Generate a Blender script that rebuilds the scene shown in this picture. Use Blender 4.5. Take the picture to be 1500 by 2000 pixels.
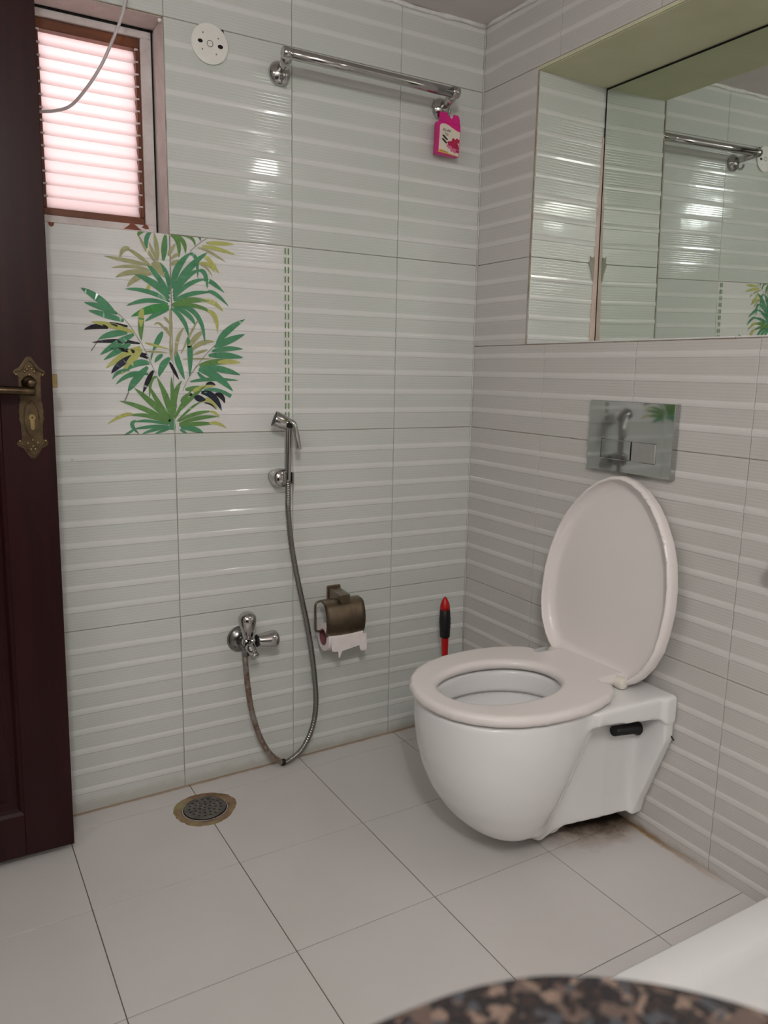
import bpy, bmesh, math, random
import numpy as np
from mathutils import Vector, Matrix

random.seed(7)
for o in list(bpy.data.objects): bpy.data.objects.remove(o)
SC = bpy.context.scene
COL = SC.collection
PI = math.pi

# ---------------------------------------------------------------- camera, light, exposure
cam = bpy.data.cameras.new('camera'); camo = bpy.data.objects.new('camera', cam); COL.objects.link(camo)
camo.location = (-1.3554, -1.8314, 1.0291); camo.rotation_euler = (1.3938, -0.0183, -0.5258)
cam.sensor_fit = 'HORIZONTAL'; cam.sensor_width = 36.0; cam.lens = 36.0 * 1531.9 / 1500.0
cam.clip_start = 0.02; cam.clip_end = 50
cam.dof.use_dof = True; cam.dof.focus_distance = 1.9; cam.dof.aperture_fstop = 11.0
SC.camera = camo

def area(name, loc, rot, sx, sy, power, col, spread=180):
    l = bpy.data.lights.new(name, 'AREA'); l.shape = 'RECTANGLE'; l.size = sx; l.size_y = sy
    l.energy = power; l.color = col; l.spread = math.radians(spread)
    o = bpy.data.objects.new(name, l); COL.objects.link(o); o.location = loc; o.rotation_euler = rot
    return o
# ceiling panel behind the viewer, a tube above the mirror niche, a vent opening high on the left wall, daylight outside
area('ceiling_lamp_light', (-1.45, -2.15, 1.915), (0, 0, 0), 0.30, 0.30, 8.0, (1.0, 0.992, 0.975))
area('tube_lamp_light', (-0.05, -1.46, 1.855), (0, math.radians(78), 0), 0.07, 0.30, 2.0, (1.0, 0.98, 0.95))
area('vent_light', (-1.90, -1.15, 1.82), (0, math.radians(-90), 0), 0.10, 0.20, 2.6, (0.97, 0.99, 1.0))
area('window_daylight', (-1.0, 0.75, 1.62), (math.radians(-90), 0, 0), 0.9, 0.9, 7.0, (1.0, 0.785, 0.785))
pl = bpy.data.lights.new('bulb_light', 'POINT'); pl.energy = 25.5; pl.shadow_soft_size = 0.045; pl.color = (1.0, 0.992, 0.975)
plo = bpy.data.objects.new('bulb_light', pl); COL.objects.link(plo); plo.location = (-1.54, -2.35, 1.855)
w = bpy.data.worlds.new('world'); SC.world = w; w.use_nodes = True
w.node_tree.nodes['Background'].inputs[0].default_value = (0.95, 0.92, 0.92, 1)
w.node_tree.nodes['Background'].inputs[1].default_value = 0.6
SC.view_settings.view_transform = 'Standard'; SC.view_settings.look = 'None'
SC.view_settings.gamma = 1.0; SC.view_settings.use_curve_mapping = False
SC.view_settings.exposure = 0.09

# ---------------------------------------------------------------- materials
def lin(c):
    return tuple(((v/255.0)/12.92 if v/255.0 <= 0.04045 else ((v/255.0+0.055)/1.055)**2.4) for v in c) + (1.0,)
class NT:
    def __init__(s, name):
        s.m = bpy.data.materials.new(name); s.m.use_nodes = True; s.t = s.m.node_tree; s.t.nodes.clear()
    def n(s, typ, **kw):
        nd = s.t.nodes.new(typ)
        for k, v in kw.items():
            if k[0] == '_': nd.inputs[k[1:]].default_value = v
            else: setattr(nd, k, v)
        return nd
    def l(s, a, b): s.t.links.new(a, b)
    def math(s, op, a, b=0.0, c=None, clamp=False):
        nd = s.t.nodes.new('ShaderNodeMath'); nd.operation = op; nd.use_clamp = clamp
        for i, v in enumerate((a, b, c)):
            if v is None: continue
            if isinstance(v, (int, float)): nd.inputs[i].default_value = v
            else: s.l(v, nd.inputs[i])
        return nd.outputs[0]
    def mix(s, f, a, b):
        nd = s.t.nodes.new('ShaderNodeMix'); nd.data_type = 'RGBA'
        for i, v in ((0, f), (6, a), (7, b)):
            if isinstance(v, (int, float)): nd.inputs[i].default_value = v
            elif isinstance(v, tuple): nd.inputs[i].default_value = v
            else: s.l(v, nd.inputs[i])
        return nd.outputs[2]
    def noise(s, vec, scale, detail=3, rough=0.5):
        nd = s.n('ShaderNodeTexNoise', _Scale=scale, _Detail=detail, _Roughness=rough)
        if vec is not None: s.l(vec, nd.inputs['Vector'])
        return nd.outputs['Fac']
    def ramp(s, f, lo, hi):
        return s.math('MULTIPLY', s.math('SUBTRACT', f, lo), 1.0/(hi-lo), clamp=True)
    def out(s, col, rough=0.4, metal=0.0, normal=None, **kw):
        b = s.t.nodes.new('ShaderNodeBsdfPrincipled'); o = s.t.nodes.new('ShaderNodeOutputMaterial')
        for k, v in (('Base Color', col), ('Roughness', rough), ('Metallic', metal)):
            if isinstance(v, (int, float, tuple)): b.inputs[k].default_value = v
            else: s.l(v, b.inputs[k])
        for k, v in kw.items(): b.inputs[k.replace('_', ' ')].default_value = v
        if normal is not None: s.l(normal, b.inputs['Normal'])
        s.l(b.outputs[0], o.inputs[0]); return s.m
    def bump(s, h, strength=0.3, dist=0.001):
        b = s.n('ShaderNodeBump', _Strength=strength, _Distance=dist); s.l(h, b.inputs['Height']); return b.outputs[0]
    def obj(s): return s.n('ShaderNodeTexCoord').outputs['Object']
    def pos(s): return s.n('ShaderNodeNewGeometry').outputs['Position']
    def sep(s, v):
        nd = s.n('ShaderNodeSeparateXYZ'); s.l(v, nd.inputs[0]); return nd.outputs

def simple(name, c, rough=0.4, metal=0.0, var=0.08, scale=30, bump=0.0, **kw):
    t = NT(name); p = t.pos(); f = t.noise(p, scale)
    c2 = tuple(v*(1-var*2) for v in lin(c)[:3]) + (1.0,)
    col = t.mix(t.ramp(f, 0.3, 0.75), lin(c), c2)
    nm = t.bump(t.noise(p, scale*4, 4), bump, 0.002) if bump else None
    return t.out(col, rough, metal, nm, **kw)

H = 0.4453; H0 = 0.4325; W = 0.2977; A1 = 0.2585; B1 = 0.296; P = H/9.0
def wall_tile_mat(name, base, rib, lines=0.035, ribmix=1.0):
    t = NT(name); o = t.obj(); x, y, z = t.sep(o)
    q = t.math('DIVIDE', z, P); fr = t.math('SUBTRACT', t.math('FRACT', t.math('ADD', q, 0.5)), 0.5)
    d = t.math('ABSOLUTE', fr)
    m = t.math('SUBTRACT', 1.0, t.ramp(d, 0.10, 0.19))
    inside = t.math('MULTIPLY', t.math('GREATER_THAN', z, 0.02), t.math('LESS_THAN', z, H-0.02))
    m = t.math('MULTIPLY', t.math('MULTIPLY', m, inside), ribmix)
    s = t.math('SINE', t.math('MULTIPLY', z, 2*PI/0.0066))
    ln = t.math('MULTIPLY', t.ramp(s, 0.2, 1.0), t.math('SUBTRACT', 1.0, m))
    dark = tuple(v*(1-lines*2.2) for v in lin(base)[:3]) + (1.0,)
    col = t.mix(ln, lin(base), dark)
    col = t.mix(m, col, lin(rib))
    big = t.noise(t.pos(), 5.0, 2)
    tint = tuple(v*f for v, f in zip(lin(base)[:3], (0.94, 0.96, 0.94))) + (1.0,)
    col = t.mix(t.math('MULTIPLY', t.ramp(big, 0.35, 0.7), t.math('SUBTRACT', 0.55, t.math('MULTIPLY', m, 0.4))), col, tint)
    spot = t.ramp(t.noise(t.pos(), 42.0, 1), 0.83, 0.85)
    col = t.mix(t.math('MULTIPLY', spot, 0.5), col, lin((120, 112, 100)))
    # grime on the lowest centimetres of the wall, thicker beside the toilet
    wx, wy, wz = t.sep(t.pos())
    near = t.math('MULTIPLY', t.math('GREATER_THAN', wx, -0.02), t.math('MULTIPLY', t.ramp(wy, -0.96, -0.74), t.math('LESS_THAN', wy, -0.30)))
    g = t.math('MULTIPLY', t.math('SUBTRACT', 1.0, t.ramp(t.math('ADD', wz, t.math('MULTIPLY', t.noise(t.pos(), 30, 4), -0.03)), -0.014, 0.003)), t.math('ADD', 0.22, t.math('MULTIPLY', near, 0.45)))
    col = t.mix(g, col, lin((122, 98, 62)))
    nm = t.bump(t.math('ADD', t.math('MULTIPLY', ln, -0.25), t.math('MULTIPLY', t.noise(o, 9.0, 2), 2.2)), 0.35, 0.0012)
    return t.out(col, 0.085, 0.0, nm, Specular_IOR_Level=0.5)
M = {}
M['tileA'] = wall_tile_mat('glazed_wall_tile', (205, 208, 203), (219, 220, 217))
M['tileB'] = wall_tile_mat('glazed_wall_tile_warm', (202, 198, 194), (216, 212, 209))
M['tileD'] = wall_tile_mat('glazed_decor_tile', (222, 220, 218), (230, 228, 226), lines=0.012)
def grout_mat():
    t = NT('grout'); p = t.pos(); f = t.noise(p, 9, 4, 0.6)
    col = t.mix(t.ramp(f, 0.38, 0.62), lin((172, 168, 158)), lin((150, 128, 102)))
    col = t.mix(t.ramp(t.noise(p, 23, 3), 0.55, 0.8), col, lin((105, 98, 88)))
    return t.out(col, 0.8)
M['grout'] = grout_mat()
M['groutf'] = simple('floor_grout', (112, 104, 97), 0.9, var=0.12, scale=20)
def plaster_mat(name, a, b, sc=6):
    t = NT(name); p = t.pos()
    col = t.mix(t.ramp(t.noise(p, sc, 5, 0.65), 0.35, 0.7), lin(a), lin(b))
    return t.out(col, 0.75, 0.0, t.bump(t.noise(p, 60, 5), 0.35, 0.002))
M['reveal'] = plaster_mat('window_reveal_plaster', (214, 204, 200), (192, 182, 175), 20)
M['ceiling'] = plaster_mat('ceiling_paint', (222, 213, 211), (212, 204, 201))
M['cornice'] = plaster_mat('white_cement', (232, 230, 228), (214, 211, 207), 40)
M['soffit'] = plaster_mat('olive_paint', (208, 205, 174), (198, 196, 162))
def floor_mat():
    t = NT('floor_tile'); p = t.pos(); x, y, z = t.sep(p); rnd = t.n('ShaderNodeObjectInfo').outputs['Random']
    col = t.mix(t.ramp(t.noise(p, 3.0, 3), 0.35, 0.7), lin((212, 206, 204)), lin((204, 199, 195)))
    col = t.mix(t.math('MULTIPLY', rnd, 0.5), col, lin((208, 205, 201)))
    n1 = t.noise(p, 16, 5, 0.7); n2 = t.noise(p, 50, 4, 0.7)
    # brown water stain spreading from the wall joint below the toilet
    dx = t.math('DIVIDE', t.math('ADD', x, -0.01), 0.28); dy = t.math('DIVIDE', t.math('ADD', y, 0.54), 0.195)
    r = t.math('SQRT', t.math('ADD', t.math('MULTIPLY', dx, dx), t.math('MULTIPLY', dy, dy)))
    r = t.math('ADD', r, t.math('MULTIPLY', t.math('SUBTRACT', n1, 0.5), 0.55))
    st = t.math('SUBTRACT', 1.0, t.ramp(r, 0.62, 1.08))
    dark = t.math('SUBTRACT', 1.0, t.ramp(r, 0.62, 0.92))  # near-black core: dirt, with the shadow under the toilet painted in
    # thin line of grime along the two wall joints
    ex = t.math('MULTIPLY', t.math('SUBTRACT', 1.0, t.ramp(t.math('SUBTRACT', t.math('MULTIPLY', x, -1.0), t.math('MULTIPLY', n2, 0.018)), 0.0, 0.009)), t.ramp(y, -0.96, -0.74))
    ey = t.math('SUBTRACT', 1.0, t.ramp(t.math('SUBTRACT', t.math('MULTIPLY', y, -1.0), t.math('MULTIPLY', n2, 0.012)), 0.0, 0.008))
    e = t.math('MULTIPLY', t.math('MAXIMUM', t.math('MULTIPLY', ex, 1.25), ey), 0.75, None, True)
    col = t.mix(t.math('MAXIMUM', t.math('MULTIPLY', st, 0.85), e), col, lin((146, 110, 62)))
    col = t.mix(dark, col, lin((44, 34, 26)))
    return t.out(col, 0.32, 0.0, t.bump(t.noise(p, 120, 2), 0.06, 0.001))
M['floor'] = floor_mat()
M['ceramic'] = simple('white_ceramic', (236, 235, 234), 0.12, var=0.01, scale=4)
M['seat'] = simple('seat_plastic', (234, 227, 224), 0.24, var=0.015, scale=5)
M['hinge'] = simple('aged_plastic', (234, 227, 214), 0.3, var=0.08, scale=40)
M['chrome'] = simple('chrome', (196, 194, 192), 0.12, 1.0, var=0.06, scale=25)
M['chromem'] = simple('mirror_chrome', (188, 191, 190), 0.05, 1.0, var=0.02, scale=8)
M['steel'] = simple('dull_steel', (150, 149, 146), 0.24, 1.0, var=0.10, scale=25)
M['satin'] = simple('satin_chrome', (196, 196, 194), 0.5, 0.8, var=0.05, scale=60)
M['bronze'] = simple('aged_bronze', (148, 132, 112), 0.30, 1.0, var=0.22, scale=28)
M['brass'] = simple('antique_brass', (104, 88, 68), 0.38, 1.0, var=0.25, scale=60, bump=0.2)
M['brassl'] = simple('worn_brass', (160, 140, 98), 0.4, 1.0, var=0.15, scale=60)
M['black'] = simple('black_rubber', (16, 14, 13), 0.5, var=0.1)
M['darkhole'] = simple('dark_recess', (14, 12, 10), 0.9, var=0.1)
M['white'] = simple('white_plastic', (232, 230, 224), 0.35, var=0.03)
M['cable'] = simple('cable_sheath', (206, 196, 196), 0.4, var=0.05)
M['tub'] = simple('white_acrylic', (240, 240, 238), 0.25, var=0.01, scale=3)
M['paper'] = simple('tissue_paper', (236, 226, 224), 0.9, var=0.05, scale=60, bump=0.2)
M['core'] = simple('cardboard_core', (150, 92, 96), 0.8, var=0.15, scale=50)
M['red'] = simple('red_plastic', (186, 16, 18), 0.35, var=0.05)
M['pink'] = simple('magenta_card', (214, 24, 128), 0.35, var=0.06)
M['cream'] = simple('cream_print', (228, 216, 200), 0.45, var=0.03)
M['yellow'] = simple('yellow_print', (226, 178, 84), 0.45, var=0.06)
M['rose'] = simple('rose_print', (190, 24, 78), 0.45, var=0.2, scale=120)
M['rosel'] = simple('pale_rose_print', (224, 120, 160), 0.45, var=0.15, scale=120)
M['ink'] = simple('black_ink', (22, 18, 16), 0.5, var=0.05)
M['inkg'] = simple('grey_ink', (96, 98, 98), 0.5, var=0.05)
M['whitewood'] = plaster_mat('peeling_white_paint', (230, 222, 220), (200, 188, 184), 14)
def wood_mat(name, a, b, rough, stretch=(60, 60, 5), coat=0.0, spec=0.5):
    t = NT(name); p = t.pos(); mp = t.n('ShaderNodeMapping'); mp.inputs['Scale'].default_value = stretch; t.l(p, mp.inputs['Vector'])
    f = t.noise(mp.outputs[0], 1.0, 6, 0.65)
    return t.out(t.mix(t.ramp(f, 0.3, 0.75), lin(a), lin(b)), rough, 0.0, t.bump(f, 0.12, 0.001), Coat_Weight=coat, Coat_Roughness=0.15, Specular_IOR_Level=spec)
M['mahogany'] = wood_mat('dark_mahogany', (46, 17, 18), (32, 11, 11), 0.36, (40, 40, 3), 0.0, 0.22)
M['brownwood'] = wood_mat('varnished_brown_wood', (134, 74, 38), (74, 36, 20), 0.45, (8, 80, 60))
M['brownwoodv'] = wood_mat('varnished_brown_wood_upright', (128, 68, 36), (70, 34, 20), 0.45, (80, 80, 8))
M['brick'] = simple('exposed_terracotta', (142, 84, 66), 0.9, var=0.15, scale=90, bump=0.3)
M['adhesive'] = plaster_mat('mirror_adhesive', (222, 200, 188), (205, 186, 172), 30)
def rust_mat():
    t = NT('rusty_mortar'); p = t.pos()
    c = t.mix(t.ramp(t.noise(p, 40, 5, 0.7), 0.35, 0.65), lin((158, 132, 104)), lin((112, 86, 62)))
    c = t.mix(t.ramp(t.noise(p, 18, 3), 0.5, 0.7), c, lin((150, 138, 96)))
    return t.out(c, 0.8, 0.0, t.bump(t.noise(p, 150, 4), 0.5, 0.002))
M['rust'] = rust_mat()
M['grate'] = simple('grimy_steel', (128, 122, 116), 0.5, 0.6, var=0.3, scale=70)
def hose_mat():
    t = NT('braided_hose'); p = t.pos(); x, y, z = t.sep(p)
    low = t.math('MULTIPLY', t.math('LESS_THAN', x, -0.60), t.math('LESS_THAN', z, 0.33))
    n = t.noise(p, 45, 4, 0.7)
    c = t.mix(t.math('MULTIPLY', low, t.ramp(n, 0.35, 0.65)), lin((150, 147, 143)), lin((122, 88, 58)))
    c = t.mix(t.math('MULTIPLY', low, t.ramp(t.noise(p, 90, 3), 0.62, 0.72)), c, lin((45, 32, 24)))
    return t.out(c, 0.30, t.math('SUBTRACT', 1.0, t.math('MULTIPLY', low, 0.55)), None)
M['hose'] = hose_mat()
def granite_mat():
    t = NT('brown_granite'); p = t.pos()
    nz = t.n('ShaderNodeTexNoise', _Scale=85.0, _Detail=3.0); t.l(p, nz.inputs['Vector'])
    v = t.n('ShaderNodeVectorMath', operation='MULTIPLY_ADD'); t.l(nz.outputs['Color'], v.inputs[0]); v.inputs[1].default_value = (0.019,)*3; t.l(p, v.inputs[2])
    vo = t.n('ShaderNodeTexVoronoi', _Scale=170.0); t.l(v.outputs[0], vo.inputs['Vector'])
    r, g, b = (t.sep(vo.outputs['Color']))
    c = t.mix(t.math('GREATER_THAN', r, 0.56), lin((36, 34, 35)), lin((80, 68, 62)))
    c = t.mix(t.math('GREATER_THAN', r, 0.80), c, lin((108, 92, 82)))
    c = t.mix(t.math('GREATER_THAN', g, 0.80), c, lin((60, 62, 66)))
    c = t.mix(t.math('MULTIPLY', t.ramp(t.noise(p, 240, 4), 0.5, 0.7), 0.5), c, lin((70, 52, 44)))
    return t.out(c, 0.22, 0.0)
M['granite'] = granite_mat()
def slat_mat():
    t = NT('frosted_glass'); tr = t.n('ShaderNodeBsdfTranslucent'); gl = t.n('ShaderNodeBsdfGlossy', _Roughness=0.25)
    tr.inputs[0].default_value = (0.98, 0.93, 0.93, 1); mx = t.n('ShaderNodeMixShader'); mx.inputs[0].default_value = 0.08
    t.l(tr.outputs[0], mx.inputs[1]); t.l(gl.outputs[0], mx.inputs[2]); o = t.n('ShaderNodeOutputMaterial'); t.l(mx.outputs[0], o.inputs[0]); return t.m
M['slat'] = slat_mat()
M['mirror'] = simple('silvered_glass', (226, 233, 226), 0.015, 1.0, var=0.0)
LC = {'O': (172, 172, 128), 'G': (84, 148, 108), 'D': (40, 38, 46), 'N': (38, 44, 62), 'Y': (190, 192, 112), 'L': (104, 148, 84),
      'E': (72, 150, 82), 'T': (92, 152, 118), 'S': (150, 152, 138), 'P': (176, 196, 160)}
for k, v in LC.items(): M['leaf'+k] = simple('printed_leaf_'+{'O': 'olive', 'G': 'green', 'D': 'black', 'N': 'navy', 'Y': 'yellow_green', 'L': 'leaf_green', 'E': 'bright_green', 'T': 'teal', 'S': 'stem', 'P': 'pale'}[k], v, 0.2, var=0.1, scale=50)

# ---------------------------------------------------------------- mesh helpers
def tag(o, label=None, cat=None, group=None, kind=None):
    if label: o['label'] = label
    if cat: o['category'] = cat
    if group: o['group'] = group
    if kind: o['kind'] = kind
    return o
def mobj(name, verts, faces, mat, parent=None, smooth=False, fm=None):
    me = bpy.data.meshes.new(name); me.from_pydata([tuple(map(float, v)) for v in verts], [], [tuple(f) for f in faces]); me.update()
    for m in (mat if isinstance(mat, (list, tuple)) else [mat]): me.materials.append(m)
    if fm is not None: me.polygons.foreach_set('material_index', fm)
    if smooth: me.polygons.foreach_set('use_smooth', [True]*len(me.polygons))
    o = bpy.data.objects.new(name, me); COL.objects.link(o)
    if parent: o.parent = parent
    return o
def bobj(name, bm, mat, parent=None, smooth=False):
    bmesh.ops.recalc_face_normals(bm, faces=bm.faces)
    me = bpy.data.meshes.new(name); bm.to_mesh(me); bm.free()
    for m in (mat if isinstance(mat, (list, tuple)) else [mat]): me.materials.append(m)
    if smooth: me.polygons.foreach_set('use_smooth', [True]*len(me.polygons))
    o = bpy.data.objects.new(name, me); COL.objects.link(o)
    if parent: o.parent = parent
    return o
def empty(name, loc=(0, 0, 0), label=None, cat=None, group=None, kind=None):
    o = bpy.data.objects.new(name, None); COL.objects.link(o); o.location = loc; o.empty_display_size = 0.05
    return tag(o, label, cat, group, kind)
def bx(bm, x0, x1, y0, y1, z0, z1, bev=0.0, seg=1):
    r = bmesh.ops.create_cube(bm, size=1.0); vs = r['verts']
    for v in vs: v.co = Vector(((x0+x1)/2 + v.co.x*(x1-x0), (y0+y1)/2 + v.co.y*(y1-y0), (z0+z1)/2 + v.co.z*(z1-z0)))
    if bev > 0:
        es = list({e for v in vs for e in v.link_edges})
        bmesh.ops.bevel(bm, geom=es, offset=bev, segments=seg, affect='EDGES', profile=0.5)
def box(name, b, mat, parent=None, bev=0.0, seg=1):
    bm = bmesh.new(); bx(bm, *b, bev=bev, seg=seg); return bobj(name, bm, mat, parent)
def frame_of(d):
    d = Vector(d).normalized(); u = d.cross(Vector((0, 0, 1)))
    if u.length < 1e-3: u = Vector((1, 0, 0))
    u.normalize(); return d, u, d.cross(u)
def lathe_geo(prof, o, d, seg=28):
    """prof: (distance along axis, radius)"""
    d, u, v = frame_of(d); o = Vector(o); V = []; F = []
    for s, r in prof:
        for k in range(seg):
            a = 2*PI*k/seg; V.append(o + d*s + (u*math.cos(a) + v*math.sin(a))*max(r, 1e-5))
    for i in range(len(prof)-1):
        for k in range(seg):
            k2 = (k+1) % seg; F.append((i*seg+k, i*seg+k2, (i+1)*seg+k2, (i+1)*seg+k))
    F.append(tuple(range(seg))[::-1]); F.append(tuple(range((len(prof)-1)*seg, len(prof)*seg)))
    return V, F
def lathe(name, prof, o, d, mat, parent=None, seg=28, smooth=True):
    V, F = lathe_geo(prof, o, d, seg); ob = mobj(name, V, F, mat, parent, False)
    if smooth:
        ps = ob.data.polygons
        for p in ps: p.use_smooth = len(p.vertices) == 4
    return ob
def catmull(pts, n=8):
    P_ = [Vector(p) for p in pts]; P_ = [P_[0]*2-P_[1]] + P_ + [P_[-1]*2-P_[-2]]; out = []
    for i in range(1, len(P_)-2):
        a, b, c, d = P_[i-1:i+3]
        for k in range(n):
            t = k/n; out.append(0.5*((2*b)+(c-a)*t+(2*a-5*b+4*c-d)*t*t+(3*b-a-3*c+d)*t**3))
    out.append(P_[-2]); return out
def tube(name, path, rad, mat, parent=None, seg=12, smooth=True, sq=1.0):
    """rad: number or function of fraction"""
    pts = [Vector(p) for p in path]; n = len(pts); V = []; F = []
    up = None
    for i, p in enumerate(pts):
        d = (pts[min(i+1, n-1)]-pts[max(i-1, 0)]).normalized()
        if up is None: _, up, _ = frame_of(d)
        up = (up - d*up.dot(d)).normalized(); s = d.cross(up)
        r = rad(i/(n-1)) if callable(rad) else rad
        for k in range(seg):
            a = 2*PI*k/seg; V.append(p + up*math.cos(a)*r + s*math.sin(a)*r*sq)
    for i in range(n-1):
        for k in range(seg):
            k2 = (k+1) % seg; F.append((i*seg+k, i*seg+k2, (i+1)*seg+k2, (i+1)*seg+k))
    F.append(tuple(range(seg))[::-1]); F.append(tuple(range((n-1)*seg, n*seg)))
    return mobj(name, V, F, mat, parent, smooth)
def extrude_poly(name, pts, axis, a0, a1, mat, parent=None, bev=0.0, seg=2, loc=None):
    """pts 2D; axis 'y': (x,z) extruded in y; 'x': (y,z); 'z': (x,y)"""
    bm = bmesh.new()
    def mk(p, a): return {'y': (p[0], a, p[1]), 'x': (a, p[0], p[1]), 'z': (p[0], p[1], a)}[axis]
    v0 = [bm.verts.new(mk(p, a0)) for p in pts]; v1 = [bm.verts.new(mk(p, a1)) for p in pts]; n = len(pts)
    f0 = bm.faces.new(v0); f1 = bm.faces.new(v1[::-1])
    for i in range(n): bm.faces.new((v0[i], v1[i], v1[(i+1) % n], v0[(i+1) % n]))
    bm.normal_update()
    if bev: bmesh.ops.bevel(bm, geom=list(f0.edges)+list(f1.edges), offset=bev, segments=seg, affect='EDGES')
    return bobj(name, bm, mat, parent)
# -- implicit solids meshed with surface nets
def surf_nets(f, lo, hi, h):
    ax = [np.arange(l, u+h, h) for l, u in zip(lo, hi)]
    X, Y, Z = np.meshgrid(*ax, indexing='ij'); D = f(X, Y, Z); S = D < 0
    n = np.array(D.shape)-1
    cnt = np.zeros(n); acc = np.zeros((3, *n))
    off = [(i, j, k) for i in (0, 1) for j in (0, 1) for k in (0, 1)]
    sl = lambda o: tuple(slice(o[a], o[a]+n[a]) for a in range(3))
    for a in range(3):
        for o in off:
            if o[a]: continue
            o2 = list(o); o2[a] = 1
            d0 = D[sl(o)]; d1 = D[sl(o2)]; c = (d0 < 0) != (d1 < 0)
            t = np.where(c, d0/np.where(c, d0-d1, 1), 0)
            cnt += c
            for b in range(3): acc[b] += np.where(c, o[b] + (t if b == a else 0), 0)
    act = cnt > 0; idx = -np.ones(n, int); idx[act] = np.arange(act.sum())
    I = np.array(np.nonzero(act)); Vv = np.stack([(I[b] + acc[b][act]/cnt[act])*h + ax[b][0] for b in range(3)], 1)
    Q = []
    for a in range(3):
        b, c = (a+1) % 3, (a+2) % 3
        s0 = [slice(None)]*3; s1 = [slice(None)]*3; s0[a] = slice(0, -1); s1[a] = slice(1, None)
        A_, B_ = S[tuple(s0)], S[tuple(s1)]; cr = np.array(np.nonzero(A_ != B_))
        ok = (cr[b] > 0) & (cr[c] > 0) & (cr[b] < n[b]) & (cr[c] < n[c]); cr = cr[:, ok]
        flip = A_[tuple(cr)]
        def cell(db, dc):
            q = cr.copy(); q[b] += db; q[c] += dc; return idx[tuple(q)]
        q = np.stack([cell(-1, -1), cell(0, -1), cell(0, 0), cell(-1, 0)], 1)
        q[~flip] = q[~flip][:, ::-1]; Q.append(q)
    return Vv, np.concatenate(Q)
def sdf_obj(name, f, lo, hi, h, mat, parent=None, xf=None):
    V, Q = surf_nets(f, lo, hi, h)
    if xf is not None: V = xf(V)
    me = bpy.data.meshes.new(name); me.from_pydata(V.tolist(), [], Q.tolist()); me.update()
    bm = bmesh.new(); bm.from_mesh(me); bmesh.ops.recalc_face_normals(bm, faces=bm.faces); bm.to_mesh(me); bm.free()
    me.materials.append(mat); me.polygons.foreach_set('use_smooth', [True]*len(me.polygons))
    o = bpy.data.objects.new(name, me); COL.objects.link(o)
    if parent: o.parent = parent
    return o
def smin(a, b, k):
    h = np.clip(0.5+0.5*(b-a)/k, 0, 1); return b*(1-h)+a*h-k*h*(1-h)
def smax(a, b, k): return -smin(-a, -b, k)
def poly_sdf(pts, X, Y):
    pts = np.array(pts); d = np.full(X.shape, 1e9); inside = np.zeros(X.shape, bool); n = len(pts)
    for i in range(n):
        a, b = pts[i], pts[(i+1) % n]; e = b-a; wx, wy = X-a[0], Y-a[1]
        t = np.clip((wx*e[0]+wy*e[1])/(e@e), 0, 1); d = np.minimum(d, (wx-e[0]*t)**2+(wy-e[1]*t)**2)
        c = ((a[1] <= Y) & (b[1] > Y)) | ((b[1] <= Y) & (a[1] > Y))
        with np.errstate(divide='ignore', invalid='ignore'): xi = a[0]+(Y-a[1])*(e[0]/(e[1] if e[1] else 1e-9))
        inside ^= c & (X < xi)
    d = np.sqrt(d); return np.where(inside, -d, d)
def rext(d2, z, z0, z1, r):
    q1 = d2+r; q2 = np.abs(z-(z0+z1)/2)-(z1-z0)/2+r
    return np.hypot(np.maximum(q1, 0), np.maximum(q2, 0))+np.minimum(np.maximum(q1, q2), 0)-r
def fz(x, y): return 0.0152*x-0.0078*y

# ================================================================ THE ROOM SHELL
ZC = 1.9307; XL = -1.93; YF = -2.75; CT = -0.592          # ceiling height, left wall, front wall, toilet axis
NZ0, NZ1, NY0, NY1 = 1.105, 1.7600, -0.2215, -2.05          # mirror niche
WX0, WX1, WZ0, WZ1 = -1.1516, -0.8539, 1.3231, 1.7684     # window opening

def boxes(name, bs, mat, label, cat, kind='structure'):
    bm = bmesh.new()
    for b in bs: bx(bm, *b)
    return tag(bobj(name, bm, mat), label, cat, kind=kind)
G = 0.0022
wall_back = boxes('wall_back', [(XL-.25, WX0, G, .24, -.08, ZC+.1), (WX1, .30, G, .24, -.08, ZC+.1), (WX0, WX1, G, .24, -.08, WZ0), (WX0, WX1, G, .24, WZ1, ZC+.1)],
    M['grout'], 'white ribbed tile wall with louvred window, towel rail and palm leaf print', 'wall')
wall_right = boxes('wall_right', [(G, .30, NY0, G, -.08, ZC+.1), (G, .30, NY1, NY0, -.08, NZ0), (G, .30, NY1, NY0, NZ1, ZC+.1), (.24, .30, NY1, NY0, NZ0, NZ1), (G, .30, YF-.1, NY1, -.08, ZC+.1)],
    M['grout'], 'white ribbed tile wall behind the toilet with the mirror niche', 'wall')
wall_left = boxes('wall_left', [(XL-.12, XL, YF, -0.001, -.08, ZC+.1)], M['tileB'], 'plain tiled wall on the door side', 'wall')
wall_front = boxes('wall_front', [(XL-.1, .3, YF-.12, YF, -.08, ZC+.1)], M['tileB'], 'tiled wall behind the viewer', 'wall')
ceiling = boxes('ceiling', [(XL-.1, .3, YF-.1, .24, ZC, ZC+.08)], M['ceiling'], 'flat off-white painted ceiling', 'ceiling')

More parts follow.
